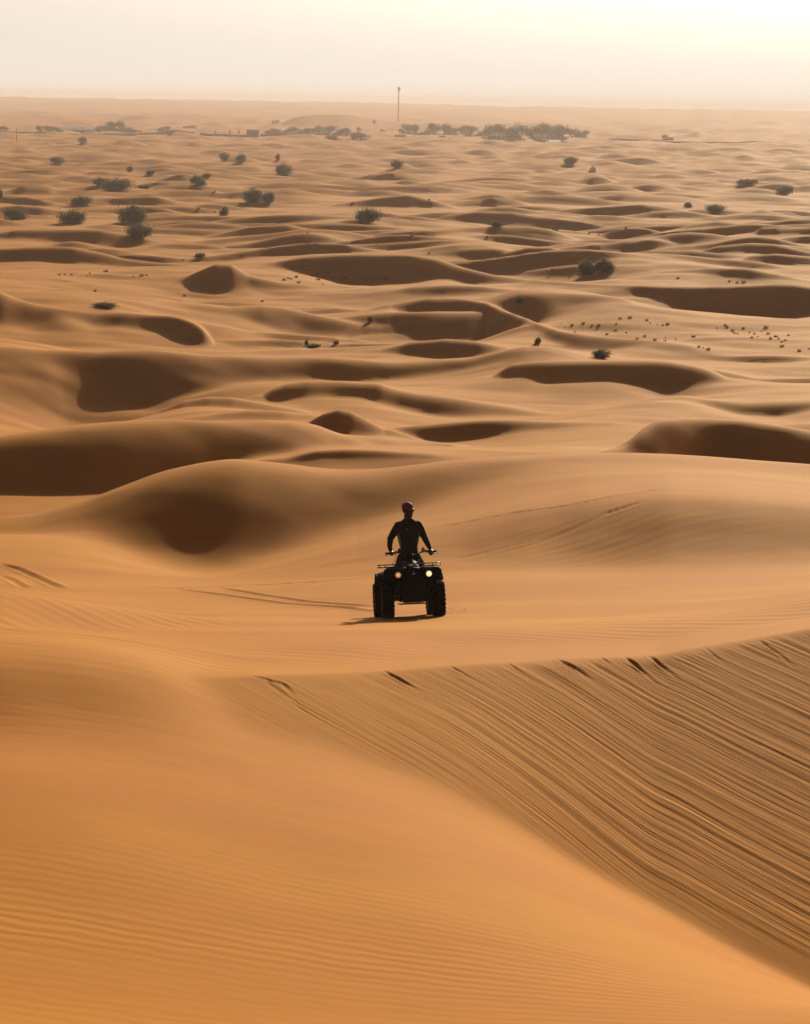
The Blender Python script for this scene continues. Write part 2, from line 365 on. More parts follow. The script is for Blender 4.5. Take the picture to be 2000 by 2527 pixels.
# --- the grid
def seg(a, b, st): return list(np.arange(math.log(a), math.log(b), st))
Q = np.array(seg(0.4, 8, 0.05) + seg(8, 22, 0.006) + seg(22, 38, 0.0013) + seg(38, 100, 0.0022) + seg(100, 600, 0.0032) +
             seg(600, 3200, 0.0045) + seg(3200, 9000, 0.007))
fine = np.radians(np.arange(-12.0, 12.0001, 0.03))
side = np.radians(np.concatenate([np.arange(12.15, 16, 0.15), np.arange(16.5, 30, 0.8), np.arange(31, 180, 3.0)]))
AZ = np.concatenate([-side[::-1], fine, side])
DD = np.exp(Q)
R, C = len(Q), len(AZ)
# floor on a coarse grid, then bilinear
cq = np.linspace(math.log(7.5), math.log(950), 330); ca = np.radians(np.linspace(-13.5, 13.5, 220))
G = rbf_eval(*np.meshgrid(ca, cq))
def bilin(G, ca, cq, a, q):
    a = np.clip(a, ca[0], ca[-1] - 1e-9); q = np.clip(q, cq[0], cq[-1] - 1e-9)
    fa = (a - ca[0]) / (ca[1] - ca[0]); fq = (q - cq[0]) / (cq[1] - cq[0])
    ia = fa.astype(int); iq = fq.astype(int); fa -= ia; fq -= iq
    return (G[iq, ia] * (1 - fa) + G[iq, ia + 1] * fa) * (1 - fq) + (G[iq + 1, ia] * (1 - fa) + G[iq + 1, ia + 1] * fa) * fq
A2, Q2 = np.meshgrid(AZ, Q)
D2 = np.exp(Q2)
X2, Y2 = D2 * np.sin(A2), D2 * np.cos(A2)
bz = base_z(D2)
def sstep(x, a, b):
    x = np.clip((x - a) / (b - a), 0, 1); return x * x * (3 - 2 * x)
wr = sstep(D2, 8.5, 12.0) * (1 - sstep(D2, 430, 620))
corr = bilin(G, ca, cq, A2, Q2)
Z = bz - wr * corr * D2
side_fade = 1 - sstep(np.abs(A2), math.radians(13), math.radians(30))
Z = bz + (Z - bz) * (0.15 + 0.85 * side_fade)
# gentle undulation
und = sstep(D2, 60, 200)
Z += und * (0.62 * fbm(X2 / 16, Y2 / 9, 3, 3) + sstep(D2, 140, 300) * 0.8 * fbm(X2 / 38, Y2 / 22, 4, 2) + sstep(D2, 350, 1000) * (1.1 * fbm(X2 / 90, Y2 / 60, 5, 3))
            + sstep(D2, 2000, 5000) * 7.0 * fbm(X2 / 700, Y2 / 420, 9, 4))
sidew = sstep(np.abs(A2), math.radians(12.5), math.radians(20))
Z += sidew * sstep(D2, 12, 40) * (3.0 * fbm(X2 / 60, Y2 / 40, 11, 3))

def smax(a, b, k):
    return np.maximum(a, b) + k * np.log1p(np.exp(-np.abs(a - b) / k))

def stamp(az_c, t_c, D_c, tan_c, r, back, k, hit=1, taper=0.35):
    """raise one dune: arrays along its crest (azimuth ascending)"""
    a0, a1 = az_c[0], az_c[-1]
    Dm = float(np.mean(D_c))
    ext_m = max(7.0, 0.06 * Dm) * (1.5 if taper < 0.1 else 1.0)
    ext = ext_m / Dm
    i0, i1 = np.searchsorted(AZ, [a0 - ext, a1 + ext])
    if i1 - i0 < 2: return
    a = AZ[i0:i1]
    dc = np.interp(a, az_c, D_c); tc = np.interp(a, az_c, t_c); tn = np.interp(a, az_c, tan_c)
    over = (np.maximum(a0 - a, 0) + np.maximum(a - a1, 0)) * dc
    zc = -tc * dc - taper * (np.sqrt(over ** 2 + 0.3) - math.sqrt(0.3)) - (0.10 * ext_m + (5.0 if taper < 0.1 else 1.5)) * (over / ext_m) ** 3
    mn, mx = dc.min(), dc.max()
    j0, j1 = np.searchsorted(DD, [mn * 0.78 - 6, mx * 1.3 + 8])
    D = DD[j0:j1][:, None]
    s = dc[None, :] - D
    tb = np.full_like(tc, back) if back is not None else np.maximum(0.14, tc + 0.045)
    aa = (tn + tb) / 2; bb = (tn - tb) / 2; bp = bb + tc
    sh = r * (np.sqrt(np.maximum(aa * aa - bp * bp, 0)) if hit else aa * 0.6)
    drop = aa * np.sqrt(s * s + r * r) + bb * s - sh
    Zw = zc[None, :] - drop
    Z[j0:j1, i0:i1] = smax(Z[j0:j1, i0:i1], Zw, k)

# random dunes of the middle and far plain, drawn first so that the observed ones sit on top
rng = np.random.RandomState(7)
def rand_dunes(n, D0, D1, hmin, hmax, lmin, lmax, keep=1.0, amax=14.0):
    for _ in range(n):
        D = math.sqrt(rng.uniform(D0 * D0, D1 * D1)); a = math.radians(rng.uniform(-amax, amax))
        h = rng.uniform(hmin, hmax); L = rng.uniform(lmin, lmax); sk = rng.uniform(-0.25, 0.25)
        al = math.radians(rng.uniform(20, 31))
        m = 17
        s = np.linspace(-1, 1, m)
        az = a + s * (L / 2) / D
        zz = (1 - np.abs(s) ** 1.7) * h + 0.25 * h * np.sin(3.1 * s + rng.uniform(0, 6)) * (1 - s * s)
        dc = D + sk * s * L * 0.5 + rng.uniform(-1, 1) * 0.25 * L * (s * s - 0.4)
        j = min(R - 1, np.searchsorted(DD, D)); i = min(C - 1, np.searchsorted(AZ, a))
        fz = Zfloor[j, i]
        stamp(az, -(fz - 0.1 + zz) / dc, dc, np.full(m, math.tan(al)), rng.uniform(0.35, 0.9) * (1 + D / 2500), rng.uniform(0.1, 0.17), 0.09 + 0.07 * h, hit=0, taper=0.12)
Zfloor = Z.copy()
rand_dunes(30, 200, 330, 0.15, 0.45, 8, 24)
rand_dunes(170, 330, 640, 0.6, 1.6, 12, 36)
rand_dunes(950, 640, 1500, 1.0, 2.7, 18, 60)
rand_dunes(1900, 1350, 3200, 1.3, 3.6, 25, 85)
rand_dunes(1700, 2900, 8900, 2.0, 6.0, 50, 200)
for (cr, D, h_, al, r) in MOUNDS:
    us = np.array([c[0] for c in cr], float); vs = np.array([c[1] for c in cr], float)
    uu = np.linspace(us[0], us[-1], 40); vv = np.interp(uu, us, vs)
    ker = np.ones(5) / 5; vv = np.convolve(np.pad(vv, 2, 'edge'), ker, 'valid')
    az, t = px_ray(uu, vv)
    stamp(az, t, np.full(40, float(D)), np.full(40, math.tan(math.radians(al))), 12.0, 0.12, 0.8, hit=0, taper=0.15)
tabD = np.exp(np.linspace(math.log(200), math.log(6000), 400)); tabT = -base_z(tabD) / tabD
for (cr, dv) in FARD:
    us = np.array([c[0] for c in cr], float); vs = np.array([c[1] for c in cr], float)
    um = us.mean(); vm = vs.mean()
    _, tm = px_ray(um, vm + dv)
    D = float(np.interp(-tm, -tabT, tabD))
    n = 40
    uu = np.linspace(us[0], us[-1], n); vv = np.interp(uu, us, vs)
    vv = np.convolve(np.pad(vv, 2, 'edge'), np.ones(5) / 5, 'valid')
    az, t = px_ray(uu, vv)
    wob = (uu - um) / 6000 * D * rng.uniform(-0.3, 0.3)
    stamp(az, t, D + wob, np.full(n, math.tan(math.radians(26))), 0.6, 0.15, 0.13, hit=1, taper=0.12)
for d in DUNES:
    Dm = float(np.mean(d['Dc']))
    k = d['soft'] if d['soft'] else 0.04 + 0.0005 * Dm
    stamp(d['az'], d['t'], d['Dc'], d['tan'], d['r'] * (1.0 if Dm < 90 else 0.95), d['back'], k, hit=d['hit'], taper=d['taper'])

Z += 0.10 * sstep(D2, 75, 110) * (1 - sstep(D2, 500, 900)) * fbm(X2 / 4.5, Y2 / 2.6, 61, 2) + 0.03 * sstep(D2, 36, 45) * (1 - sstep(D2, 75, 110)) * fbm(X2 / 2.5, Y2 / 1.8, 62, 2)
# --- small relief that is really there: avalanche streaks on the near lee face, wheel tracks
az_c = DUNES[0]['az']; D_cr = DUNES[0]['Dc']
crest_D = np.interp(A2, az_c, D_cr)
toeD = np.interp(A2, px_ray(np.array([380, 620, 1000, 1500, 2000, 2250.]), np.full(6, 1700.))[0], [25.0, 25.2, 25.1, 24.7, 24.5, 24.3])
near = (DD > 20) & (DD < 40)
sl = slice(np.argmax(near), R - np.argmax(near[::-1]))
Xn, Yn, An, Dn = X2[sl], Y2[sl], A2[sl], D2[sl]
fallx, fally = math.sin(math.radians(51)), -math.cos(math.radians(51))
cc = Xn * (-fally) + Yn * fallx          # across the fall line
ff = Xn * fallx + Yn * fally             # down the fall line
cw = cc + 0.02 * vnoise(ff / 1.3, cc / 2.0, 31) + 0.012 * vnoise(ff / 0.4, cc / .5, 32)
rid = lambda q_: 0.5 - np.abs(q_) * 2.0
s0 = np.maximum(crest_D[sl] - Dn, 0)
st = (0.007 * vnoise(cw / 0.30, ff / 3.2, 41) * (1 + 2.2 * np.exp(-s0 / 1.2)) + 0.007 * vnoise(cw / 0.15, ff / 3.0, 42)
      + 0.011 * vnoise(cw / 0.085, ff / 2.4, 43) + 0.012 * vnoise(cw / 0.05, ff / 1.8, 46))
nt = vnoise(cw / 0.26, ff / 1.3, 44)
st -= (0.08 * np.exp(-(np.maximum(crest_D[sl] - Dn, 0) / 1.0) ** 2) + 0.0) * np.clip(nt - 0.2, 0, 1)
s_in = crest_D[sl] - Dn
m_face = sstep(s_in, -0.02, 0.35) * sstep(Dn - toeD[sl], -0.25, 0.9) * sstep(An, math.radians(-6.2), math.radians(-2.0)) * (1 - sstep(An, math.radians(12), math.radians(13)))
damp = 0.28 + 0.72 * sstep(An, math.radians(-1.5), math.radians(4.5))
Z[sl] += st * m_face * damp * 0.9
face_attr = np.zeros_like(Z); face_attr[sl] = m_face * damp

def z_at(x, y):
    az = np.arctan2(x, y); q = np.log(np.hypot(x, y))
    i = np.clip(np.searchsorted(AZ, az) - 1, 0, C - 2); j = np.clip(np.searchsorted(Q, q) - 1, 0, R - 2)
    fa = (az - AZ[i]) / (AZ[i + 1] - AZ[i]); fq = (q - Q[j]) / (Q[j + 1] - Q[j])
    return (Z[j, i] * (1 - fa) + Z[j, i + 1] * fa) * (1 - fq) + (Z[j + 1, i] * (1 - fa) + Z[j + 1, i + 1] * fa) * fq

def ground_at(u, v, dmin=14.0):
    """first point of the sand seen at a photograph pixel"""
    az, t = px_ray(u, v)
    az = float(az); t = float(t)
    D = DD[DD > dmin]
    z = z_at(np.sin(az) * D, np.cos(az) * D)
    hit = np.nonzero(z >= -t * D)[0]
    if len(hit) == 0: k = len(D) - 1
    else: k = hit[0]
    d = D[k]
    return math.sin(az) * d, math.cos(az) * d, float(z[k])

TRACKS = [([(0,1392),(40,1403),(90,1425),(150,1452)],0.05,0.22),([(0,1420),(30,1432),(60,1450)],0.03,0.2),
          ([(420,1452),(560,1470),(700,1490),(860,1501),(930,1512)],0.03,0.16),([(530,1449),(640,1468),(760,1486),(930,1498)],0.03,0.16),
          ([(300,1452),(420,1452),(500,1450),(680,1443),(800,1436),(920,1428)],0.03,0.16),
          ([(1055,1308),(1140,1292),(1260,1268),(1400,1250),(1500,1228),(1600,1212),(1680,1208)],0.025,0.18),
          ([(1100,1405),(1230,1370),(1350,1335),(1430,1300),(1500,1268),(1580,1242)],0.010,0.2),([(1495,1270),(1530,1258),(1585,1240)],0.02,0.2),
          ([(1100,1385),(1230,1358),(1340,1330)],0.012,0.18),
          ([(720,876),(830,840),(900,826),(980,822),(1040,826),(1094,834)],0.07,1.0),
          ([(620,1668),(700,1690),(728,1720)],0.055,0.11),([(640,1672),(740,1740),(850,1800),(940,1850)],0.028,0.07),([(660,1690),(760,1762),(880,1830)],0.02,0.06),
          ([(945,1655),(990,1680),(1035,1708)],0.07,0.10),([(1110,1645),(1135,1658),(1165,1676)],0.05,0.08),([(1375,1627),(1420,1650),(1462,1680)],0.09,0.13),
          ([(1540,1620),(1590,1660),(1622,1690)],0.09,0.12),([(1600,1618),(1640,1650),(1672,1674)],0.08,0.12),([(1480,1622),(1510,1642)],0.05,0.09),([(1250,1636),(1300,1668)],0.035,0.08),
          ([(1870,1580),(1930,1620),(1962,1652)],0.05,0.10),([(1740,1600),(1790,1640)],0.035,0.09)]
Zb = Z.copy()
for (poly, dep, wid) in TRACKS:
    us = [p[0] for p in poly]; n = max(30, int((us[-1] - us[0]) / 3))
    uu = np.linspace(0, 1, n); tt = np.linspace(0, 1, len(poly))
    pu = np.interp(uu, tt, us); pv = np.interp(uu, tt, [p[1] for p in poly])
    pts = np.array([ground_at(a, b, 38.0 if pv[0] < 1540 else 21.0) for a, b in zip(pu, pv)])
    notch = pv[0] > 1540
    if notch: dep, wid = dep * (0.26 if pv[0] < 1670 else 0.26), wid * 0.62
    lo, hi = np.hypot(pts[:, 0], pts[:, 1]).min() - 1.5, np.hypot(pts[:, 0], pts[:, 1]).max() + 1.5
    j0, j1 = np.searchsorted(DD, [lo, hi]); azs = np.arctan2(pts[:, 0], pts[:, 1])
    i0, i1 = np.searchsorted(AZ, [azs.min() - 0.01, azs.max() + 0.01])
    xs, ys = X2[j0:j1, i0:i1], Y2[j0:j1, i0:i1]
    best = np.full(xs.shape, 1e9); along = np.zeros(xs.shape)
    for k in range(n - 1):
        ax, ay = pts[k, :2]; bx, by = pts[k + 1, :2]
        if math.hypot(bx - ax, by - ay) > (1.2 if math.hypot(ax, ay) < 100 else 14) or (math.hypot(ax, ay) < 100 and abs(math.hypot(bx, by) - math.hypot(ax, ay)) > 14 * abs(azs[k + 1] - azs[k]) * math.hypot(ax, ay)): continue
        vx, vy = bx - ax, by - ay; L2 = vx * vx + vy * vy + 1e-9
        jj0, jj1 = np.searchsorted(DD[j0:j1], [min(math.hypot(ax, ay), math.hypot(bx, by)) - 1.2, max(math.hypot(ax, ay), math.hypot(bx, by)) + 1.2])
        xx, yy = xs[jj0:jj1], ys[jj0:jj1]
        t = np.clip(((xx - ax) * vx + (yy - ay) * vy) / L2, 0, 1)
        dd = np.hypot(xx - ax - t * vx, yy - ay - t * vy)
        upd = dd < best[jj0:jj1]; along[jj0:jj1] = np.where(upd, (k + t) / n, along[jj0:jj1]); best[jj0:jj1] = np.minimum(best[jj0:jj1], dd)
    dep = dep * (np.sin(np.pi * np.clip(along, 0, 1) ** 0.6) if notch else np.minimum(1, 8 * along * (1 - along) + .1))
    Zb[j0:j1, i0:i1] += dep * (-np.exp(-(best / (0.5 * wid)) ** 2) + 0.45 * np.exp(-((best - 0.85 * wid) / (0.35 * wid)) ** 2))
Z = Zb

# --- sand mesh
def sand_material():
    m = bpy.data.materials.new("desert_sand")
    m.use_nodes = True
    n, l = m.node_tree.nodes, m.node_tree.links
    b = n['Principled BSDF']
    b.inputs['Roughness'].default_value = 0.85
    b.inputs['Specular IOR Level'].default_value = 0.03
    def N(t, **kw):
        x = n.new(t)
        for k_, v_ in kw.items(): setattr(x, k_, v_)
        return x
    def math_(op, a, b_=None):
        x = N('ShaderNodeMath', operation=op)
        for i, s in enumerate((a, b_)):
            if s is None: continue
            if isinstance(s, (int, float)): x.inputs[i].default_value = s
            else: l.new(s, x.inputs[i])
        return x.outputs[0]
    geo = N('ShaderNodeNewGeometry')
    P_ = geo.outputs['Position']
    def mapped(rot=0, sc=(1, 1, 1)):
        mp = N('ShaderNodeMapping'); mp.inputs['Rotation'].default_value = (0, 0, math.radians(rot)); mp.inputs['Scale'].default_value = sc
        l.new(P_, mp.inputs['Vector']); return mp.outputs[0]
    def noise(vec, sc, det=4, rough=0.5):
        x = N('ShaderNodeTexNoise'); x.inputs['Scale'].default_value = sc; x.inputs['Detail'].default_value = det; x.inputs['Roughness'].default_value = rough
        l.new(vec, x.inputs['Vector']); return x.outputs['Fac']
    # colour: iron-red and golden sand sorted in broad soft bands, fine grain
    big = noise(mapped(12, (0.5, 1.3, 0)), 0.16, 3)
    ramp = N('ShaderNodeValToRGB')
    ramp.color_ramp.elements[0].position = 0.36; ramp.color_ramp.elements[0].color = SAND_A
    ramp.color_ramp.elements[1].position = 0.66; ramp.color_ramp.elements[1].color = SAND_B
    l.new(big, ramp.inputs[0])
    gr = noise(P_, 60.0, 6, 0.7)
    mot = noise(mapped(10, (1, 3, 0)), 1.1, 6, 0.62)
    grv = math_('ADD', math_('MULTIPLY', math_('SUBTRACT', gr, 0.5), 0.30), math_('MULTIPLY', math_('SUBTRACT', mot, 0.5), 0.22))
    hsv = N('ShaderNodeHueSaturation')
    l.new(ramp.outputs[0], hsv.inputs['Color']); l.new(math_('ADD', grv, 1.0), hsv.inputs['Value'])
    l.new(hsv.outputs[0], b.inputs['Base Color'])
    # ripples
    def attr(name):
        a = N('ShaderNodeAttribute'); a.attribute_name = name; return a.outputs['Fac']
    def ripple(rot, lam, dist, dsc):
        w = N('ShaderNodeTexWave', wave_type='BANDS', bands_direction='Y', wave_profile='SIN')
        w.inputs['Scale'].default_value = 0.314 / lam * 1.0
        w.inputs['Distortion'].default_value = dist; w.inputs['Detail'].default_value = 3; w.inputs['Detail Scale'].default_value = dsc
        l.new(mapped(rot), w.inputs['Vector']); return w.outputs['Fac']
    patch = noise(mapped(0, (0.6, 1.6, 0)), 0.35, 3)
    pm = math_('ADD', math_('MULTIPLY', math_('SUBTRACT', patch, 0.42), 3.2), 0.25)
    pmc = N('ShaderNodeClamp'); l.new(pm, pmc.inputs[0])
    h1 = math_('MULTIPLY', math_('MULTIPLY', ripple(7, 0.19, 3.0, 1.6), attr('ripple_near')), 0.0042)
    h2 = math_('MULTIPLY', math_('MULTIPLY', ripple(12, 0.5, 3.0, 0.9), attr('ripple_mid')), 0.010)
    h3 = math_('MULTIPLY', math_('MULTIPLY', ripple(-32, 0.5, 1.8, 0.9), attr('ripple_right')), 0.005)
    m2 = N('ShaderNodeMapping'); m2.inputs['Scale'].default_value = (0.55, 13.0, 0); l.new(mapped(39), m2.inputs['Vector'])
    fine_s = noise(m2.outputs[0], 1.0, 5, 0.62)
    h4 = math_('MULTIPLY', math_('MULTIPLY', fine_s, attr('lee_face')), 0.025)
    h5 = math_('MULTIPLY', gr, 0.0015)
    h = math_('ADD', math_('MULTIPLY', math_('ADD', h1, math_('ADD', h2, h3)), math_('ADD', math_('MULTIPLY', pmc.outputs[0], 0.75), 0.25)), math_('ADD', h4, h5))
    bp = N('ShaderNodeBump'); bp.inputs['Strength'].default_value = 1.0; bp.inputs['Distance'].default_value = 1.0
    l.new(h, bp.inputs['Height']); l.new(bp.outputs[0], b.inputs['Normal'])
    return m
SAND_A = (0.39, 0.144, 0.021, 1)
SAND_B = (0.45, 0.189, 0.027, 1)

co = np.empty((R * C, 3), np.float32)
co[:, 0] = X2.ravel(); co[:, 1] = Y2.ravel(); co[:, 2] = (Z + CAMZ).ravel()
jj, ii = np.meshgrid(np.arange(R - 1), np.arange(C - 1), indexing='ij')
v0 = (jj * C + ii).ravel()
quads = np.column_stack([v0, v0 + C, v0 + C + 1, v0 + 1])[:, ::-1]
# close the seam straight behind the viewpoint
js = np.arange(R - 1)
seam = np.column_stack([js * C + C - 1, (js + 1) * C + C - 1, (js + 1) * C, js * C])[:, ::-1]
faces = np.concatenate([quads, seam]).astype(np.int32)
me = bpy.data.meshes.new("sand_dunes")
me.vertices.add(R * C); me.vertices.foreach_set("co", co.ravel())
me.loops.add(faces.size); me.loops.foreach_set("vertex_index", faces.ravel())
me.polygons.add(len(faces)); me.polygons.foreach_set("loop_start", np.arange(0, faces.size, 4, dtype=np.int32))
me.polygons.foreach_set("use_smooth", np.ones(len(faces), bool))
def add_attr(name, arr):
    a = me.attributes.new(name, 'FLOAT', 'POINT'); a.data.foreach_set('value', arr.ravel().astype(np.float32))
far_back = sstep(D2, crest_D + 0.2, crest_D + 1.5)
infront = 1 - sstep(D2, toeD - 0.6, toeD + 0.2)
add_attr('ripple_near', infront * (1 - 0.75 * sstep(D2, 17.5, 20.0)) + 0.0 * D2)
rr = np.exp(-(((A2 - math.radians(4.6)) / math.radians(4.5)) ** 2)) * sstep(D2, 54, 56) * (1 - sstep(D2, 60.5, 62))
add_attr('ripple_mid', np.where(A2 < math.radians(-5.5), sstep(D2, 25.5, 28), far_back) * (1 - sstep(D2, 44, 50)))
add_attr('ripple_right', rr)
add_attr('lee_face', face_attr)
me.update(calc_edges=True)
me.validate()
sand = bpy.data.objects.new("sand_dunes", me); COL.objects.link(sand)
me.materials.append(sand_material())
tag(sand, kind='structure')

# haze: even pale air from just under the plain to just above the mast
def make_haze():
    bm = bmesh.new(); bmesh.ops.create_cube(bm, size=1.0)
    zt, zb = CAMZ + 19.0, float(co[:, 2].min()) - 1.0
    L = 9100.0
    for v in bm.verts: v.co = Vector((v.co.x * 2 * L, v.co.y * 2 * L, (zt + zb) / 2 + v.co.z * (zt - zb)))
    m_ = bpy.data.meshes.new("haze"); bm.to_mesh(m_); bm.free()
    o = bpy.data.objects.new("haze", m_); COL.objects.link(o)
    m = bpy.data.materials.new("haze_air"); m.use_nodes = True
    n, l = m.node_tree.nodes, m.node_tree.links; n.clear()
    out = n.new('ShaderNodeOutputMaterial'); v = n.new('ShaderNodeVolumePrincipled')
    v.inputs['Color'].default_value = (0.62, 0.56, 0.57, 1)
    v.inputs['Density'].default_value = HAZE_DENSITY
    v.inputs['Anisotropy'].default_value = HAZE_ANISO
    l.new(v.outputs[0], out.inputs['Volume']); m_.materials.append(m)
    tag(o, kind='stuff')
HAZE_DENSITY, HAZE_ANISO = 0.00018, 0.2
make_haze()

# ------------------------------------------------------------------ mesh builder
class MB:
    def __init__(s): s.v = []; s.f = []; s.sm = []
    def add(s, vs, fs, smooth=False):
        b = len(s.v); s.v += [tuple(p) for p in vs]; s.f += [tuple(i + b for i in f) for f in fs]; s.sm += [smooth] * len(fs)
    def box(s, c, d, rot=None, bev=0.0):
        hx, hy, hz = d[0] / 2, d[1] / 2, d[2] / 2
        bev = min(bev, hx * .9, hy * .9, hz * .9)
        bm = bmesh.new(); bmesh.ops.create_cube(bm, size=1)
        for v in bm.verts: v.co = Vector((v.co.x * 2 * hx, v.co.y * 2 * hy, v.co.z * 2 * hz))
        if bev > 0: bmesh.ops.bevel(bm, geom=list(bm.edges), offset=bev, segments=2, affect='EDGES', profile=0.6)
        if rot is not None: bmesh.ops.transform(bm, matrix=rot.to_4x4(), verts=bm.verts)
        bm.verts.ensure_lookup_table()
        s.add([v.co + Vector(c) for v in bm.verts], [[v.index for v in f.verts] for f in bm.faces]); bm.free()
    def tube(s, pts, rad, n=8, cap=True, smooth=True, flat=1.0):
        """round bar through points, radius per point or single; flat squeezes the second axis"""
        P_ = [Vector(p) for p in pts]
        rad = [rad] * len(P_) if isinstance(rad, (int, float)) else rad
        vs, fs = [], []
        prev = None
        for i, p in enumerate(P_):
            t = (P_[min(i + 1, len(P_) - 1)] - P_[max(i - 1, 0)]).normalized()
            if prev is None:
                a = Vector((0, 0, 1)) if abs(t.z) < 0.9 else Vector((0, 1, 0))
                u = t.cross(a).normalized()
            else: u = (prev - t * prev.dot(t)).normalized()
            prev = u; w = t.cross(u)
            r = rad[i]
            r1, r2 = (r if isinstance(r, tuple) else (r, r * flat))
            for k in range(n):
                an = 2 * math.pi * k / n
                vs.append(p + u * math.cos(an) * r1 + w * math.sin(an) * r2)
        for i in range(len(P_) - 1):
            for k in range(n):
                a, b = i * n + k, i * n + (k + 1) % n
                fs.append((a, b, b + n, a + n))
        if cap:
            fs.append(tuple(range(n))[::-1]); fs.append(tuple((len(P_) - 1) * n + k for k in range(n)))
        s.add(vs, fs, smooth)
    def lathe(s, prof, axis='x', c=(0, 0, 0), n=28, smooth=True, closed=True):
        vs, fs = [], []
        for (r, h) in prof:
            for k in range(n):
                a = 2 * math.pi * k / n; x, y = r * math.cos(a), r * math.sin(a)
                vs.append({'x': (h, x, y), 'y': (x, h, y), 'z': (x, y, h)}[axis])
        m = len(prof)
        for i in range(m if closed else m - 1):
            for k in range(n):
                a, b = i * n + k, i * n + (k + 1) % n; i2 = (i + 1) % m
                fs.append((a, i2 * n + k, i2 * n + (k + 1) % n, b))
        s.add([Vector(v) + Vector(c) for v in vs], fs, smooth)
    def ell(s, c, r, n=14, m=9):
        vs, fs = [(c[0], c[1], c[2] - r[2])], []
        for i in range(1, m):
            th = math.pi * i / m - math.pi / 2
            for k in range(n):
                a = 2 * math.pi * k / n
                vs.append((c[0] + r[0] * math.cos(th) * math.cos(a), c[1] + r[1] * math.cos(th) * math.sin(a), c[2] + r[2] * math.sin(th)))
        vs.append((c[0], c[1], c[2] + r[2])); T = len(vs) - 1
        for k in range(n): fs.append((0, 1 + (k + 1) % n, 1 + k))
        for i in range(m - 2):
            for k in range(n):
                a, b = 1 + i * n + k, 1 + i * n + (k + 1) % n
                fs.append((a, b, b + n, a + n))
        for k in range(n): fs.append((T, T - n + k, T - n + (k + 1) % n))
        s.add(vs, fs, True)
    def grid(s, rows, smooth=True, thick=0.0):
        """sheet through rows of points, optional thickness downward along -z"""
        m, n = len(rows), len(rows[0])
        vs = [p for r in rows for p in r]
        fs = [(i * n + k, i * n + k + 1, (i + 1) * n + k + 1, (i + 1) * n + k) for i in range(m - 1) for k in range(n - 1)]
        if thick:
            b = len(vs); vs = vs + [(p[0], p[1], p[2] - thick) for p in vs]
            fs += [tuple(j + b for j in f[::-1]) for f in fs]
            rim = [k for k in range(n)] + [i * n + n - 1 for i in range(1, m)] + [(m - 1) * n + k for k in range(n - 2, -1, -1)] + [i * n for i in range(m - 2, 0, -1)]
            for i in range(len(rim)):
                a, c_ = rim[i], rim[(i + 1) % len(rim)]
                fs.append((c_, a, a + b, c_ + b))
        s.add(vs, fs, smooth)
    def build(s, name, mat, parent=None, remesh=None, smooth_it=0, loc=None):
        me_ = bpy.data.meshes.new(name); me_.from_pydata(s.v, [], s.f)
        me_.polygons.foreach_set('use_smooth', s.sm); me_.update()
        o = bpy.data.objects.new(name, me_); COL.objects.link(o)
        if remesh:
            bm = bmesh.new(); bm.from_mesh(me_); bmesh.ops.recalc_face_normals(bm, faces=bm.faces); bm.to_mesh(me_); bm.free()
            md = o.modifiers.new('r', 'REMESH'); md.mode = 'VOXEL'; md.voxel_size = remesh; md.use_smooth_shade = True
            if smooth_it:
                ms = o.modifiers.new('s', 'SMOOTH'); ms.iterations = smooth_it; ms.factor = 0.5
            dg = bpy.context.evaluated_depsgraph_get(); dg.update()
            me2 = bpy.data.meshes.new_from_object(o.evaluated_get(dg)); o.modifiers.clear(); o.data = me2; me2.name = name
            me2.polygons.foreach_set('use_smooth', [True] * len(me2.polygons))
        else:
            bm = bmesh.new(); bm.from_mesh(me_); bmesh.ops.recalc_face_normals(bm, faces=bm.faces); bm.to_mesh(me_); bm.free()
        if isinstance(mat, (list, tuple)):
            for m in mat: o.data.materials.append(m)
        else: o.data.materials.append(mat)
        if parent: o.parent = parent
        return o

def empty(name, loc=(0, 0, 0), rz=0.0):
    o = bpy.data.objects.new(name, None); o.empty_display_size = 0.3; COL.objects.link(o)
    o.location = loc; o.rotation_euler = (0, 0, rz); return o

def copy_tree(o, parent=None):
    c = o.copy(); COL.objects.link(c)
    if parent: c.parent = parent
    for ch in KIDS.get(o.name, []): copy_tree(ch, c)
    return c
KIDS = {}
def remember(root):
    KIDS.clear()
    for o in COL.objects:
        if o.parent: KIDS.setdefault(o.parent.name, []).append(o)

# ------------------------------------------------------------------ quad bike
M_plastic = node_mat('dark_green_plastic', (0.004, 0.0075, 0.006), 0.7, spec=0.05, var=0.3, scale=20)
M_black = node_mat('black_metal', (0.004, 0.0035, 0.0035), 0.5, 0.0, spec=0.12, var=0.3, scale=30)
M_rubber = node_mat('tyre_rubber', (0.006, 0.005, 0.0045), 0.95, spec=0.12, var=0.35, scale=14, bump=0.3)
M_rim = node_mat('dusty_rim_metal', (0.05, 0.045, 0.04), 0.5, 0.6, var=0.3, scale=10)
M_seat = node_mat('seat_vinyl', (0.006, 0.0055, 0.006), 0.8, spec=0.12, var=0.3, scale=30)
M_chrome = node_mat('bright_metal', (0.20, 0.19, 0.18), 0.35, 0.8, var=0.1)
M_lamp_on = node_mat('lit_lamp_glass', (0.9, 0.7, 0.35), 0.2, emis=(1.0, 0.70, 0.26), estr=0.75, var=0.3, scale=30)
M_lamp_dim = node_mat('orange_lamp_glass', (0.75, 0.35, 0.18), 0.2, emis=(1.0, 0.42, 0.18), estr=0.28, var=0.35, scale=40)
M_lamp_core = node_mat('lamp_core', (1, .9, .6), 0.2, emis=(1.0, 0.86, 0.5), estr=1.6)
M_lamp_dim2 = node_mat('lamp_core_dim', (.9, .5, .3), 0.2, emis=(1.0, 0.6, 0.3), estr=0.55)
M_emblem = node_mat('emblem_silver', (0.35, 0.35, 0.37), 0.35, 0.5)

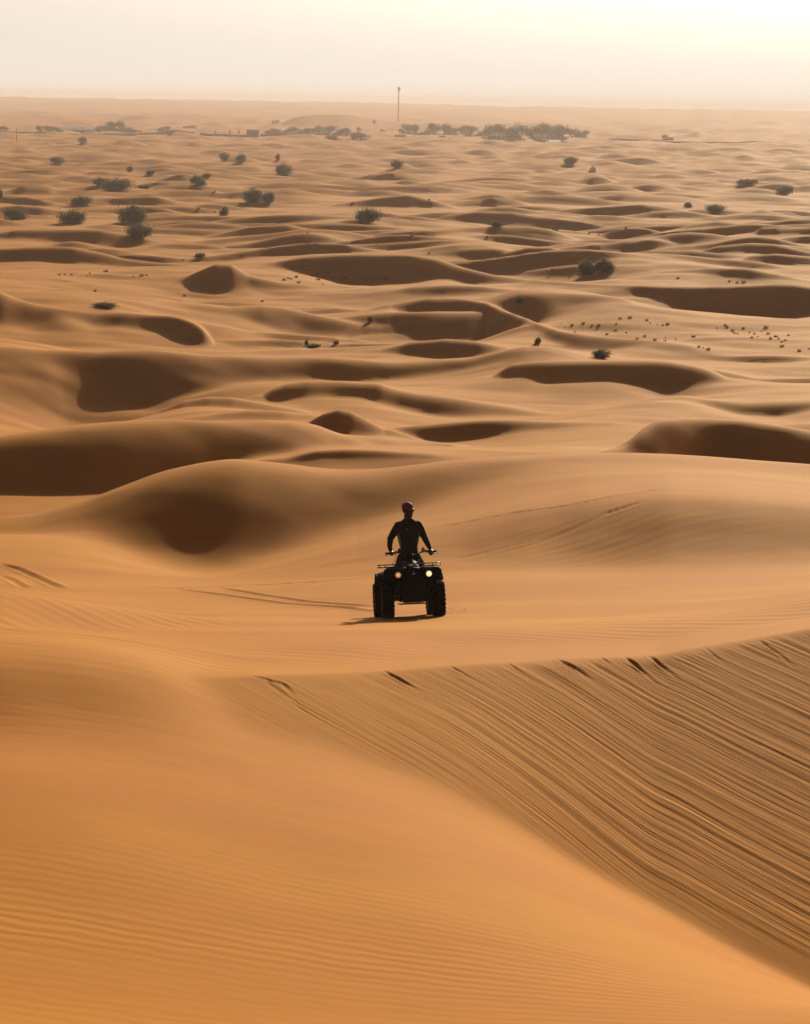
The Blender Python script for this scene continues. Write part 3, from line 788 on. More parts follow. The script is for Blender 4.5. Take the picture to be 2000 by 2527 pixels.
px_, py_, pz_ = ground_at(1014, 1521, 40.5)
def ztop(x, y): return float(z_at(np.array(x), np.array(y))) + CAMZ
YAW = math.radians(5.0)
bx, by = 44.1 * math.sin(float(px_ray(1014, 1518)[0])), 44.35
def wheel_world(lx, ly):
    return bx + lx * math.cos(YAW) - ly * math.sin(YAW), by + lx * math.sin(YAW) + ly * math.cos(YAW)
wz = {(sx, sy): ztop(*wheel_world(sx * .455, sy * .62)) for sx in (-1, 1) for sy in (-1, 1)}
fz = (wz[(-1, -1)] + wz[(1, -1)]) / 2; rz_ = (wz[(-1, 1)] + wz[(1, 1)]) / 2
lz = (wz[(-1, -1)] + wz[(-1, 1)]) / 2; gz = (wz[(1, -1)] + wz[(1, 1)]) / 2
pitch = math.atan2(rz_ - fz, 1.24); rollb = math.atan2(gz - lz, 0.91)
BIKE_LOC = Vector((bx, by, (fz + rz_) / 2 - 0.015))
BIKE_ROT = (Matrix.Rotation(YAW, 3, 'Z') @ Matrix.Rotation(pitch, 3, 'X') @ Matrix.Rotation(-rollb, 3, 'Y'))
quad = empty('quad_bike', BIKE_LOC); quad.rotation_euler = BIKE_ROT.to_euler(); quad.scale = (1.03,) * 3
tag(quad, 'dark four wheeled quad bike facing the viewer with both round headlights lit', 'quad bike')

def make_wheel(x, y, first=None):
    if first:
        w = first.copy(); COL.objects.link(w); w.location = (x, y, 0.32); w.parent = quad
        for ch in [c for c in COL.objects if c.parent == first]:
            c = ch.copy(); COL.objects.link(c); c.parent = w
        return w
    rim = MB()
    rim.lathe([(0.155, -0.09), (0.165, -0.085), (0.15, -0.05), (0.145, 0.05), (0.165, 0.085), (0.155, 0.09), (0.13, 0.05), (0.13, -0.05)], n=24)
    rim.lathe([(0.02, -0.035), (0.14, -0.02), (0.14, 0.02), (0.02, 0.035)], n=24)
    rim.lathe([(0.001, -0.07), (0.05, -0.065), (0.055, 0.065), (0.001, 0.07)], n=14)
    for k in range(4):
        a = k * math.pi / 2 + .4; rim.lathe([(0.001, -0.05), (0.012, -0.05), (0.012, 0.05), (0.001, 0.05)], c=(0, .085 * math.cos(a), .085 * math.sin(a)), n=6)
    w = rim.build('wheel', M_rim, quad); w.location = (x, y, 0.32)
    t = MB()
    prof = [(0.155, -0.080), (0.20, -0.100), (0.265, -0.102), (0.298, -0.088), (0.309, -0.05), (0.312, 0), (0.309, 0.05), (0.298, 0.088), (0.265, 0.102), (0.20, 0.100), (0.155, 0.080)]
    t.lathe(prof, n=36)
    nk = 22
    for k in range(nk):                           # tread lugs in a staggered chevron
        for side in (-1, 1):
            a = 2 * math.pi * (k + (0.5 if side > 0 else 0)) / nk
            R_ = Matrix.Rotation(a, 3, 'X') @ Matrix.Rotation(side * 0.45, 3, 'Z')
            c = Matrix.Rotation(a, 3, 'X') @ Vector((side * 0.042, 0, 0.312))
            t.box(c, (0.07, 0.028, 0.026), R_, 0.004)
            c = Matrix.Rotation(a + 0.05, 3, 'X') @ Vector((side * 0.094, 0, 0.285))
            t.box(c, (0.03, 0.034, 0.035), Matrix.Rotation(a + 0.05, 3, 'X'), 0.004)
    t.build('tyre', M_rubber, w)
    return w
w0 = make_wheel(-0.457, -0.62)
for (x, y) in ((0.457, -0.62), (-0.50, 0.62), (0.47, 0.62)): make_wheel(x, y, w0)

# chassis and engine
m = MB()
for sx in (-1, 1):
    m.tube([(sx * .13, -.78, .42), (sx * .15, -.5, .30), (sx * .15, .5, .30), (sx * .13, .80, .48)], .018)
    m.tube([(sx * .13, -.72, .62), (sx * .14, -.3, .74), (sx * .12, .2, .74), (sx * .14, .82, .72)], .016)
    m.tube([(sx * .13, -.74, .40), (sx * .13, -.70, .66)], .016); m.tube([(sx * .15, .5, .31), (sx * .14, .6, .73)], .016)
    m.tube([(sx * .15, -.30, .30), (sx * .14, -.28, .74)], .014)
for y in (-.72, -.3, .3, .8): m.tube([(-.14, y, .5 if abs(y) > .5 else .30), (.14, y, .5 if abs(y) > .5 else .30)], .014)
m.build('frame', M_black, quad)
m = MB(); m.box((0, 0.05, .44), (.27, .44, .26), bev=.03); m.box((0, -.02, .62), (.17, .22, .18), bev=.02)
for k in range(5): m.box((0, -.02, .57 + k * .03), (.20, .25, .010))
m.lathe([(0.001, -.19), (.10, -.185), (.11, -.16), (.11, .16), (.10, .185), (.001, .19)], c=(0, .12, .42), n=20)
m.build('engine', M_black, quad)
m = MB(); m.box((0, -.50, .50), (.46, .20, .36), bev=.03); m.box((0, -.52, .33), (.36, .34, .12), bev=.03); m.build('front_housing', M_black, quad)
m = MB(); m.box((0, .45, .50), (.40, .5, .34), bev=.03); m.build('rear_housing', M_black, quad)
m = MB(); m.grid([[(-.17 + .34 * i / 6, -.86 + .06 * abs(i - 3) / 3, .27 + .0 * i) for i in range(7)], [(-.24 + .48 * i / 6, -.60, .245) for i in range(7)], [(-.2 + .4 * i / 6, .3, .25) for i in range(7)]], thick=.008)
m.build('skid_plate', M_black, quad)
for sx in (-1, 1):
    m = MB()
    for (y0, z0) in ((-.62, .36), (-.62, .46)):
        m.tube([(sx * .12, y0 - .12, z0), (sx * .35, y0, z0 - .04), (sx * .12, y0 + .12, z0)], .013)
    m.box((sx * .36, -.62, .36), (.05, .07, .16), bev=.01)
    m.build('suspension_arm', M_black, quad)
    m = MB(); m.tube([(sx * .30, -.60, .36), (sx * .17, -.56, .70)], .014)
    pts = [(sx * (.30 - .11 * t), -.60 + .03 * t, .40 + .27 * t) for t in [i / 60 for i in range(61)]]
    m.tube([(p[0] + .03 * math.cos(i * .9) , p[1] + .03 * math.sin(i * .9), p[2]) for i, p in enumerate(pts)], .006, n=5)
    m.build('shock_absorber', M_black, quad)
m = MB(); m.tube([(-.40, .62, .32), (.40, .62, .32)], .03); m.lathe([(.001, -.08), (.075, -.07), (.08, .07), (.001, .08)], c=(0, .62, .34), n=16)
m.tube([(-.14, .30, .38), (-.17, .62, .34)], .02); m.tube([(.14, .30, .38), (.17, .62, .34)], .02)
m.build('rear_axle', M_black, quad)
m = MB(); m.tube([(.10, -.10, .5), (.18, 0.1, .52), (.22, .3, .56), (.24, .5, .60)], .018); m.tube([(.25, .48, .60), (.25, .84, .66)], [.05, .055])
m.build('exhaust_pipe', M_black, quad)

# front cowl between the fenders, with its raised nose
def arch(sx, y0, r, z0, x0, x1, front):
    rows = []
    N_ = 13
    for i in range(N_):
        a = math.radians(30 + 140 * i / (N_ - 1)) if not front else math.radians(38 + 130 * i / (N_ - 1))
        row = []
        for k in range(6):
            f = k / 5
            x = x0 + (x1 - x0) * f
            dr = -0.035 * f ** 3
            y = y0 - (r + dr) * math.cos(a) * 1.02; z = z0 + (r * 0.98 + dr) * math.sin(a) + 0.03 * (1 - f)
            row.append((sx * x, y, z))
        rows.append(row)
    return rows
for sx in (-1, 1):
    m = MB(); R_ = arch(sx, -.62, .40, .44, .20, .525, True)
    m.grid(R_, thick=.012)
    # front face of the fender that carries the lamp, lip round the wheel opening
    m.tube([(p[5][0], p[5][1], p[5][2]) for p in R_], .013, n=6)
    pts = [[(sx * x, -1.0 + .05 * ((x - .12) / .46) ** 2 + .03 * (z > .7) + .06 * (z - .62), z) for x in (.12, .24, .36, .46, .515)] for z in (.645, .69, .76, .83, .875)]
    for j, row in enumerate(pts):
        row[-1] = (row[-1][0], row[-1][1] + .05, row[-1][2] - .01 * j)
    m.grid(pts); m.grid([[(p[0], p[1] + .02, p[2]) for p in row] for row in pts])
    m.grid([[pts[4][k] for k in range(5)], [(p[0] * .98, p[1] + .16, p[2] + .03) for p in pts[4]], [(p[0] * .96, p[1] + .40, p[2] + .0) for p in pts[4]]], thick=.01)
    m.build('front_fender', M_plastic, quad)
    m = MB(); R_ = arch(sx, .62, .41, .44, .14, .545, False)
    m.grid(R_, thick=.012); m.tube([(p[5][0], p[5][1], p[5][2]) for p in R_], .013, n=6)
    m.build('rear_fender', M_plastic, quad)
m = MB()
rows = []
for (y, z, w_) in ((-1.0, .60, .13), (-1.03, .68, .14), (-1.02, .78, .15), (-.99, .86, .16), (-.90, .905, .16), (-.70, .93, .15), (-.50, .97, .14), (-.36, 1.03, .12)):
    rows.append([(w_ * c, y + .03 * abs(c) ** 2, z - .03 * abs(c) ** 3) for c in (-1, -.66, -.33, 0, .33, .66, 1)])
m.grid(rows, thick=.014)
m.box((0, -.62, .86), (.30, .5, .08), bev=.03)
m.build('front_cowl', M_plastic, quad)
m = MB()
m.box((0, -1.035, .57), (.24, .02, .10), bev=.006)
for k in range(5): m.box((0, -1.048, .53 + k * .02), (.22, .012, .007))
m.build('grille', M_black, quad)
m = MB()
m.tube([(-.32, -.93, .56), (-.30, -1.05, .60), (-.28, -1.07, .64), (.28, -1.07, .64), (.30, -1.05, .60), (.32, -.93, .56)], .015)
m.tube([(-.24, -.80, .30), (-.24, -1.02, .38), (-.26, -1.07, .60)], .016); m.tube([(.24, -.80, .30), (.24, -1.02, .38), (.26, -1.07, .60)], .016)
m.tube([(-.25, -1.03, .40), (.25, -1.03, .40)], .015); m.box((0, -1.03, .345), (.40, .03, .13), bev=.01)
m.box((0, -1.06, .50), (.46, .015, .16), bev=.006)
m.build('front_bumper', M_black, quad)
# emblem on the nose
m = MB()
for k in range(3):
    a = math.pi / 2 + k * 2 * math.pi / 3; m.box((.018 * math.cos(a), -1.046, .785 + .018 * math.sin(a)), (.012, .006, .034), Matrix.Rotation(-(a - math.pi / 2), 3, 'Y'), .002)
m.build('emblem', M_emblem, quad)
for sx, mat, lab in ((-1, M_lamp_dim, 'dim orange headlight'), (1, M_lamp_on, 'brightly lit yellow headlight')):
    m = MB(); m.lathe([(.001, -.028), (.03, -.024), (.046, -.012), (.052, .01), (.001, .012)], axis='y', c=(sx * .274, -1.005, .772), n=24, closed=False)
    o = m.build('headlight', mat, quad); o['label'] = lab
    b_ = MB(); b_.lathe([(.052, -.02), (.060, -.018), (.062, .03), (.052, .03)], axis='y', c=(sx * .274, -1.000, .772), n=24)
    b_.build('bezel', M_black, o)
    b_ = MB(); b_.ell((sx * .274, -1.030, .772), (.022, .008, .022), 12, 8); b_.build('bulb', M_lamp_core if sx > 0 else M_lamp_dim2, o)
# racks
def rack(y0, y1, z, hw, name):
    m = MB()
    ring = [(-hw, y0 + .06, z), (-hw + .06, y0, z), (hw - .06, y0, z), (hw, y0 + .06, z), (hw, y1 - .06, z), (hw - .06, y1, z), (-hw + .06, y1, z), (-hw, y1 - .06, z), (-hw, y0 + .06, z)]
    m.tube(ring, .011)
    inner = [(p[0] * .98, p[1], p[2] + .045) for p in ring]
    m.tube(inner[:4] if y0 < 0 else inner[4:8], .010)
    for k in range(5):
        x = -hw * .75 + 1.5 * hw * k / 4; m.tube([(x, y0, z), (x, y1, z)], .008, n=6)
    for x in (-.30, .30): m.tube([(x, (y0 + y1) / 2, z), (x * .9, (y0 + y1) / 2, z - .1)], .010, n=6)
    for x in (-1, 1):
        m.box((x * .34, y0 + .02, z + .008), (.16, .07, .010), bev=.003); m.box((x * .12, y0 + .02, z + .008), (.12, .05, .010), bev=.003)
        m.tube([(x * (hw * .98), y0 + .06, z), (x * hw * .98, y0 + .05, z + .045)], .009)
    m.build(name, M_rackm, quad)
M_rackm = node_mat('worn_black_rack', (0.02, 0.018, 0.017), 0.25, 0.4, var=0.4, scale=25)
rack(-.98, -.48, .915, .50, 'front_rack'); rack(.42, .95, .915, .50, 'rear_rack')
# tank, seat, dash
m = MB()
rows = []
for (y, z, w_) in ((-.36, 1.0, .10), (-.28, 1.03, .14), (-.14, 1.0, .16), (0.02, .93, .15), (.12, .88, .13)):
    rows.append([(w_ * math.sin(t), y, z - .16 + .16 * math.cos(t)) for t in [math.radians(-110 + 220 * k / 10) for k in range(11)]])
m.grid(rows); m.build('fuel_tank', M_seat, quad)
m = MB()
rows = []
for (y, z, w_) in ((.02, .86, .10), (.10, .885, .13), (.30, .875, .15), (.50, .89, .16), (.66, .91, .14), (.70, .86, .12)):
    rows.append([(w_ * math.sin(t), y, z - .10 + .10 * math.cos(t)) for t in [math.radians(-110 + 220 * k / 10) for k in range(11)]])
m.grid(rows, thick=.02); m.build('seat', M_seat, quad)
for sx in (-1, 1):
    m = MB(); m.grid([[(sx * (.17 + .26 * k / 4), y, .325 + .02 * (abs(y) > .3) * 2) for k in range(5)] for y in (-.34, -.26, -.1, .1, .24, .32)], thick=.012)
    for k in range(6): m.box((sx * .32, -.15 + k * .06, .343), (.16, .014, .018))
    m.tube([(sx * .44, -.30, .335), (sx * .45, 0, .33), (sx * .44, .28, .335)], .012)
    m.build('footrest', M_black, quad)
# handlebar with grips, levers, clamps
HB = MB()
HB.tube([(-.45, -.16, 1.165), (-.30, -.20, 1.175), (-.16, -.25, 1.16), (-.09, -.28, 1.10), (.09, -.28, 1.10), (.16, -.25, 1.16), (.30, -.20, 1.175), (.45, -.16, 1.165)], .012)
HB.tube([(0, -.29, 1.11), (0, -.42, .82), (0, -.5, .6)], .018)
HB.box((0, -.285, 1.105), (.14, .05, .05), bev=.01)
hb = HB.build('handlebar', M_black, quad); hb.location.x = 0.045
for sx in (-1, 1):
    m = MB(); m.tube([(sx * .31, -.197, 1.174), (sx * .37, -.18, 1.171), (sx * .45, -.16, 1.165), (sx * .462, -.157, 1.164)], [.019, .017, .018, .021], n=10)
    m.build('grip', M_rubber, hb)
    m = MB(); m.tube([(sx * .26, -.235, 1.165), (sx * .32, -.265, 1.150), (sx * .40, -.262, 1.140), (sx * .475, -.235, 1.125)], [.010, .007, .006, .008], n=6)
    m.box((sx * .265, -.225, 1.18), (.055, .05, .045), bev=.008); m.build('brake_lever', M_chrome, hb)
    m = MB(); m.box((sx * .215, -.235, 1.19), (.06, .055, .06), bev=.012); m.lathe([(.001, -.02), (.022, -.018), (.022, .02), (.001, .022)], axis='z', c=(sx * .215, -.235, 1.225), n=12)
    m.build('switch_box', M_chrome if sx > 0 else M_black, hb)
m = MB(); m.box((0, -.33, 1.10), (.15, .10, .075), Matrix.Rotation(.5, 3, 'X'), .02); m.lathe([(.001, -.01), (.045, -.01), (.05, .01), (.001, .012)], axis='z', c=(0, -.32, 1.145), n=18)
m.build('instrument_pod', M_plastic, quad)
m = MB()
m.tube([(-.22, -.24, 1.18), (-.27, -.34, 1.04), (-.30, -.45, 1.00), (-.33, -.50, .96), (-.28, -.5, .90)], .005, n=5)
m.tube([(.20, -.24, 1.18), (.17, -.42, 1.08), (.10, -.5, .95)], .005, n=5); m.tube([(-.18, -.24, 1.18), (-.12, -.44, 1.1), (-.05, -.5, .95)], .005, n=5)
m.build('control_cable', M_black, quad)
m = MB(); m.tube([(.09, -.62, .95), (.13, -.60, 1.02), (.16, -.52, 1.02)], .008, n=6); m.box((.13, -.60, .985), (.03, .02, .09), Matrix.Rotation(.4, 3, 'Y'), .005)
m.build('choke_bracket', M_chrome, quad)

# ------------------------------------------------------------------ rider, built in the quad bike's own frame
M_skin = node_mat('skin', (0.06, 0.028, 0.018), 0.55, var=0.15, scale=12)
M_shirt = node_mat('navy_black_shirt', (0.005, 0.005, 0.010), 0.9, var=0.3, scale=25, bump=0.3)
M_lime = node_mat('lime_panel', (0.07, 0.22, 0.012), 0.7, var=0.2, scale=20)
M_trou = node_mat('dark_trousers', (0.008, 0.005, 0.005), 0.9, var=0.4, scale=14, bump=0.5)
M_cap = node_mat('maroon_cap', (0.12, 0.028, 0.05), 0.75, var=0.25, scale=20)
M_hair = node_mat('black_beard', (0.008, 0.006, 0.005), 0.8, var=0.3, scale=60)
M_lens = node_mat('dark_lens', (0.01, 0.01, 0.012), 0.1)
M_shoe = node_mat('dark_boot', (0.02, 0.015, 0.013), 0.7, var=0.3, scale=20)
M_white = node_mat('pale_print', (0.5, 0.5, 0.5), 0.6)

CXR = 0.032                        # body centre
HEADC = Vector((CXR, -0.045, 1.950)); TURN = math.radians(42)   # face turned towards the right of the picture
HR = Matrix.Rotation(TURN, 3, 'Z') @ Matrix.Rotation(math.radians(8), 3, 'X') @ Matrix.Scale(1.14, 3)
def hp(x, y, z): return HEADC + HR @ Vector((x, y, z))       # head space: -y is the face, z up
# limbs: joints in the frame of the quad bike
HS = 0.045
ARM = {-1: [(CXR - .165, .01, 1.705), (CXR - .235, .03, 1.60), (-.345 + HS, .05, 1.450), (-.372 + HS, -.06, 1.32), (-.365 + HS, -.150, 1.215)],
       1: [(CXR + .165, .01, 1.705), (CXR + .225, .03, 1.60), (.275 + HS, .05, 1.46), (.325 + HS, -.06, 1.325), (.365 + HS, -.150, 1.215)]}
ARM_R = [.074, .071, .058, .048, .032]
LEG = {-1: [(CXR - .09, .13, 1.10), (CXR - .15, .06, .95), (-.24, -.06, .78), (-.28, .04, .58), (-.30, .10, .41)],
       1: [(CXR + .09, .13, 1.10), (CXR + .16, .06, .95), (.23, -.06, .78), (.27, .04, .58), (.30, .10, .41)]}
LEG_R = [.112, .108, .080, .064, .044]
TOR = [((CXR, .125, 1.08), .150, .115), ((CXR, .12, 1.16), .160, .118), ((CXR, .09, 1.28), .150, .105), ((CXR, .05, 1.42), .184, .118), ((CXR, .02, 1.56), .205, .125), ((CXR, .01, 1.67), .205, .112), ((CXR, .0, 1.735), .160, .09), ((CXR, -.01, 1.785), .095, .078), ((CXR, -.015, 1.82), .072, .07)]
def loft(mb, rings, n=20):
    """horizontal ellipses"""
    vs, fs = [], []
    for (c, rx, ry) in rings:
        for k in range(n):
            a = 2 * math.pi * k / n; vs.append((c[0] + rx * math.cos(a), c[1] + ry * math.sin(a), c[2]))
    for i in range(len(rings) - 1):
        for k in range(n):
            a, b = i * n + k, i * n + (k + 1) % n; fs.append((a, b, b + n, a + n))
    fs.append(tuple(range(n))[::-1]); fs.append(tuple((len(rings) - 1) * n + k for k in range(n)))
    mb.add(vs, fs, True)
def hand(mb, w, side, grip):
    """palm and five separate bent fingers closed over the bar; w = wrist"""
    w = Vector(w)
    if grip:      # fingers wrap over the front of the bar
        pc = w + Vector((0.0, -.035, -.020))
        mb.tube([w + Vector((0, .01, .01)), w + Vector((0, -.02, -.008)), w + Vector((0, -.05, -.018))], [(.026, .020), (.036, .017), (.040, .015)], n=12)
        for k in range(4):
            x = (k - 1.5) * .0205 * side; L = [1.0, 1.12, 1.05, .85][k]
            b = w + Vector((x, -.048, -.016))
            mb.tube([b + Vector((0, .015, 0)), b + Vector((0, -.018 * L, -.004)), b + Vector((0, -.030 * L, -.026)), b + Vector((0, -.022 * L, -.048 * L)), b + Vector((0, -.004, -.058 * L))], [.0098, .0096, .0090, .0082, .0065], n=8)
        b = w + Vector((-side * .030, -.012, -.010))
        mb.tube([b, b + Vector((-side * .020, -.012, -.022)), b + Vector((-side * .018, -.026, -.044)), b + Vector((-side * .006, -.034, -.058))], [.013, .0115, .0100, .0075], n=8)
    else:         # palm on the grip, fingers reaching down over the brake lever
        mb.tube([w + Vector((0, .01, .01)), w + Vector((0, -.03, -.010)), w + Vector((0, -.062, -.022))], [(.026, .020), (.037, .016), (.040, .014)], n=12)
        for k in range(4):
            x = (k - 1.5) * .0205 * side; L = [1.0, 1.1, 1.04, .84][k]
            b = w + Vector((x, -.060, -.020))
            mb.tube([b + Vector((0, .012, 0)), b + Vector((x * .1, -.022 * L, -.010)), b + Vector((x * .15, -.034 * L, -.040 * L)), b + Vector((x * .1, -.030 * L, -.066 * L)), b + Vector((0, -.020, -.084 * L))], [.0098, .0096, .0090, .0080, .0062], n=8)
        b = w + Vector((-side * .030, -.018, -.012))
        mb.tube([b, b + Vector((-side * .020, -.010, -.022)), b + Vector((-side * .020, -.022, -.046)), b + Vector((-side * .010, -.028, -.060))], [.013, .0115, .0100, .0075], n=8)

m = MB()
loft(m, [(c, rx * .93, ry * .93) for c, rx, ry in TOR])
m.tube([(CXR, .0, 1.74), (CXR, -.02, 1.80), (CXR, -.03, 1.86), (CXR, -.035, 1.90)], [.078, .072, .070, .070], n=16)
# head: cranium, jaw, brow, nose, lips, ears
def hell(mb, c, r, rot=True):
    q = MB(); q.ell((0, 0, 0), r, 18, 12)
    mb.add([hp(c[0], c[1], c[2]) + HR @ Vector(v) for v in q.v], q.f, True)
hell(m, (0, .018, .030), (.075, .092, .092)); hell(m, (0, -.022, -.030), (.062, .064, .080)); hell(m, (0, -.040, -.078), (.040, .036, .036))
hell(m, (0, -.070, .018), (.050, .020, .014)); hell(m, (0, -.098, -.012), (.012, .016, .026)); hell(m, (0, -.106, -.028), (.016, .014, .011))
hell(m, (0, -.086, -.054), (.024, .012, .007)); hell(m, (0, -.084, -.064), (.020, .012, .007))
for s_ in (-1, 1):
    hell(m, (s_ * .045, -.062, -.020), (.020, .016, .018)); hell(m, (s_ * .077, .012, -.008), (.009, .018, .030))
for s_ in (-1, 1):
    m.tube(ARM[s_], [r * .82 for r in ARM_R], n=14)
    m.tube([ARM[s_][-2], ARM[s_][-1], Vector(ARM[s_][-1]) + Vector((0, -.015, -.005))], [.030, .024, .025], n=12)
    hand(m, Vector(ARM[s_][-1]) + Vector((0, -.005, 0)), s_, s_ < 0)
    m.tube(LEG[s_], [r * .85 for r in LEG_R], n=14)
    m.tube([LEG[s_][-1], (LEG[s_][-1][0], .12, .37)], [.036, .034], n=12)
person = m.build('person', M_skin, None, remesh=0.007, smooth_it=2)
person.location = BIKE_LOC; person.rotation_euler = BIKE_ROT.to_euler(); person.scale = (1.018,) * 3
tag(person, 'person in maroon cap and dark long-sleeved top standing astride the quad bike, looking aside', 'person')
# shirt: torso and sleeves as one surface
m = MB()
sh = [((c[0], c[1], c[2]), rx * 1.07, ry * 1.07) for c, rx, ry in TOR[:-1]]
sh[0] = ((CXR, .12, 1.14), .178, .135); sh[1] = ((CXR, .115, 1.19), .172, .130)
loft(m, sh + [((CXR, -.012, 1.80), .088, .080)])
for s_ in (-1, 1):
    m.ell((CXR + s_ * .165, .01, 1.695), (.078, .075, .066))
    m.tube(ARM[s_], [r * 1.06 for r in ARM_R], n=16)
    for k in range(4):      # folds at the elbow
        p = Vector(ARM[s_][2]) + Vector((0, 0, .03 - .022 * k)); m.ell(p, (.050 - .002 * k, .052, .009))
for k, (zz, rr) in enumerate(((1.22, .176), (1.26, .165), (1.30, .168))): m.ell((CXR + (.01 if k % 2 else -.01), .09, zz), (rr, .118, .012))
shirt = m.build('long_sleeved_top', M_shirt, person, remesh=0.009, smooth_it=3)
for s_ in (-1, 1):
    rows = []
    for i in range(10):
        f = i / 9; z = 1.22 + .36 * f
        rx = float(np.interp(z, [1.14, 1.19, 1.28, 1.42, 1.56, 1.67], [.178, .174, .163, .193, .214, .21])); ry = float(np.interp(z, [1.14, 1.28, 1.42, 1.56], [.135, .116, .122, .127]))
        yc = float(np.interp(z, [1.16, 1.28, 1.42, 1.56], [.12, .09, .05, .02])); wd = math.radians(3 + 11 * math.sin(math.pi * f))
        rows.append([(CXR + s_ * (rx + .004) * math.cos(a), yc + (ry + .004) * math.sin(a), z) for a in [(-.42 + (k / 5 - .5) * 2 * wd) for k in range(6)]])
    mm = MB(); mm.grid(rows); mm.build('side_panel', M_lime, shirt)
mm = MB(); mm.grid([[(CXR - .045 + .012 * k, .02 - .1295 + .001 * abs(k - 1), z + .006 * k) for k in range(4)] for z in (1.602, 1.610)]); mm.build('chest_print', M_white, shirt)
m = MB()
loft(m, [((CXR, .125, 1.00), .12, .10), ((CXR, .13, 1.06), .168, .130), ((CXR, .125, 1.14), .176, .134), ((CXR, .12, 1.185), .168, .126)])
for s_ in (-1, 1):
    m.tube(LEG[s_], [r * 1.14 for r in LEG_R[:-1]] + [.062], n=16)
    for k in range(5):
        f = .15 + k * .15; p = Vector(LEG[s_][1]).lerp(Vector(LEG[s_][3]), f); m.ell(p, (.098 - .018 * f + (.006 if k % 2 else -.004), .094 - .02 * f, .016))
m.build('trousers', M_trou, person, remesh=0.010, smooth_it=2)
for s_ in (-1, 1):
    x, y = LEG[s_][-1][0], .11
    m = MB(); m.tube([(x, y + .01, .47), (x, y + .01, .40), (x, y - .0, .375)], [.052, .050, .052], n=14)
    m.tube([(x, y + .06, .375), (x, y, .378), (x * 1.02, y - .10, .366), (x * 1.03, y - .17, .360)], [(.040, .030), (.046, .038), (.048, .030), (.034, .020)], n=14)
    m.build('boot', M_shoe, person, remesh=0.008, smooth_it=1)
# cap, glasses, beard
m = MB()
q = MB(); q.ell((0, 0, 0), (.087, .103, .086), 22, 14)
keep = [i for i, v in enumerate(q.v) if v[2] > -.005]; idx = {k: i for i, k in enumerate(keep)}
m.add([hp(0, .012, .052) + HR @ Vector(q.v[k]) for k in keep], [[idx[i] for i in f] for f in q.f if all(i in idx for i in f)], True)
rows = []
for i in range(5):
    f = i / 4
    rows.append([hp(.078 * math.sin(a) * (1 - .12 * f), .012 - .085 * math.cos(a) - .070 * f * math.cos(a) ** .5, .050 - .004 - .020 * f - .018 * abs(math.sin(a)) ** 2 * f) for a in [math.radians(-74 + 148 * k / 10) for k in range(11)]])
m.grid(rows, thick=.005)
m.ell(hp(0, .012, .139), (.008, .008, .005))
m.tube([hp(.088 * math.sin(a), .012 - .104 * math.cos(a), .050) for a in [2 * math.pi * k / 24 for k in range(25)]], .004, n=5)
m.build('cap', M_cap, person)
m = MB()
for s_ in (-1, 1):
    mm_ = MB(); mm_.ell((0, 0, 0), (.028, .008, .019), 14, 8)
    m.add([hp(s_ * .033, -.088, .008) + HR @ Vector(v) for v in mm_.v], mm_.f, True)
    m.tube([hp(s_ * .060, -.082, .014), hp(s_ * .078, -.04, .012), hp(s_ * .080, .012, .006)], .0035, n=5)
m.tube([hp(-.012, -.098, .012), hp(.012, -.098, .012)], .003, n=5)
m.build('sunglasses', M_lens, person)
m = MB()
rows = []
for i in range(6):
    f = i / 5; z = -.030 - .085 * f
    rr = [1.02, 1.06, 1.10, 1.10, 1.0, .8][i]
    rows.append([hp(.067 * rr * math.sin(a) * (1 - .25 * f), -.020 - (.064 - .006 * (f - .5)) * rr * math.cos(a), z + (.012 * (1 - f) * abs(math.sin(a)) * 3)) for a in [math.radians(-100 + 200 * k / 14) for k in range(15)]])
m.grid(rows, thick=.006)
m.build('beard', M_hair, person)

# sand thrown up behind the wheel on the right: a low spray of grains and clods
M_clod = node_mat('loose_sand', (0.42, 0.17, 0.055), 0.9, var=0.3)
cx_, cy_, cz_ = ground_at(1113, 1516, 42.5)
m = MB(); rg = random.Random(4)
for k in range(130):
    f = rg.random(); a = rg.gauss(0, 1)
    x = -.22 + .50 * f + .04 * a; y = .9 * (rg.random() - .3); h = max(0, (0.05 + .20 * (1 - f) ** 1.2) * abs(rg.gauss(0, .7))) * (1 if rg.random() < .75 else .1)
    r = rg.uniform(.002, .005) * (1.8 if h < .02 else 1)
    m.add([(x + r, y, h), (x - r, y + r, h), (x - r, y - r, h), (x, y, h + 1.7 * r)], [(0, 1, 2), (0, 1, 3), (1, 2, 3), (2, 0, 3)])
spray = m.build('sand_spray', M_clod); spray.location = (cx_, cy_, cz_ + CAMZ - .01)
tag(spray, 'low spray of thrown sand grains beside the right rear wheel', 'sand spray', kind='stuff')

# ------------------------------------------------------------------ desert scrub, far trees, mast, buildings
def leaf_mat(name, col):
    m = node_mat(name, col, 0.8, spec=0.1, var=0.35, scale=1.5)
    n, l = m.node_tree.nodes, m.node_tree.links
    tr = n.new('ShaderNodeBsdfTranslucent'); tr.inputs[0].default_value = tuple(min(1, c * 1.3) for c in col) + (1,)
    mx = n.new('ShaderNodeMixShader'); mx.inputs[0].default_value = 0.38
    out = [x for x in n if x.type == 'OUTPUT_MATERIAL'][0]
    l.new(n['Principled BSDF'].outputs[0], mx.inputs[1]); l.new(tr.outputs[0], mx.inputs[2]); l.new(mx.outputs[0], out.inputs['Surface'])
    return m
M_leaf = leaf_mat('scrub_leaf', (0.085, 0.085, 0.052))
M_leaf2 = leaf_mat('far_tree_leaf', (0.080, 0.078, 0.052))
M_wood = node_mat('dry_wood', (0.10, 0.07, 0.05), 0.9, var=0.3, scale=5)
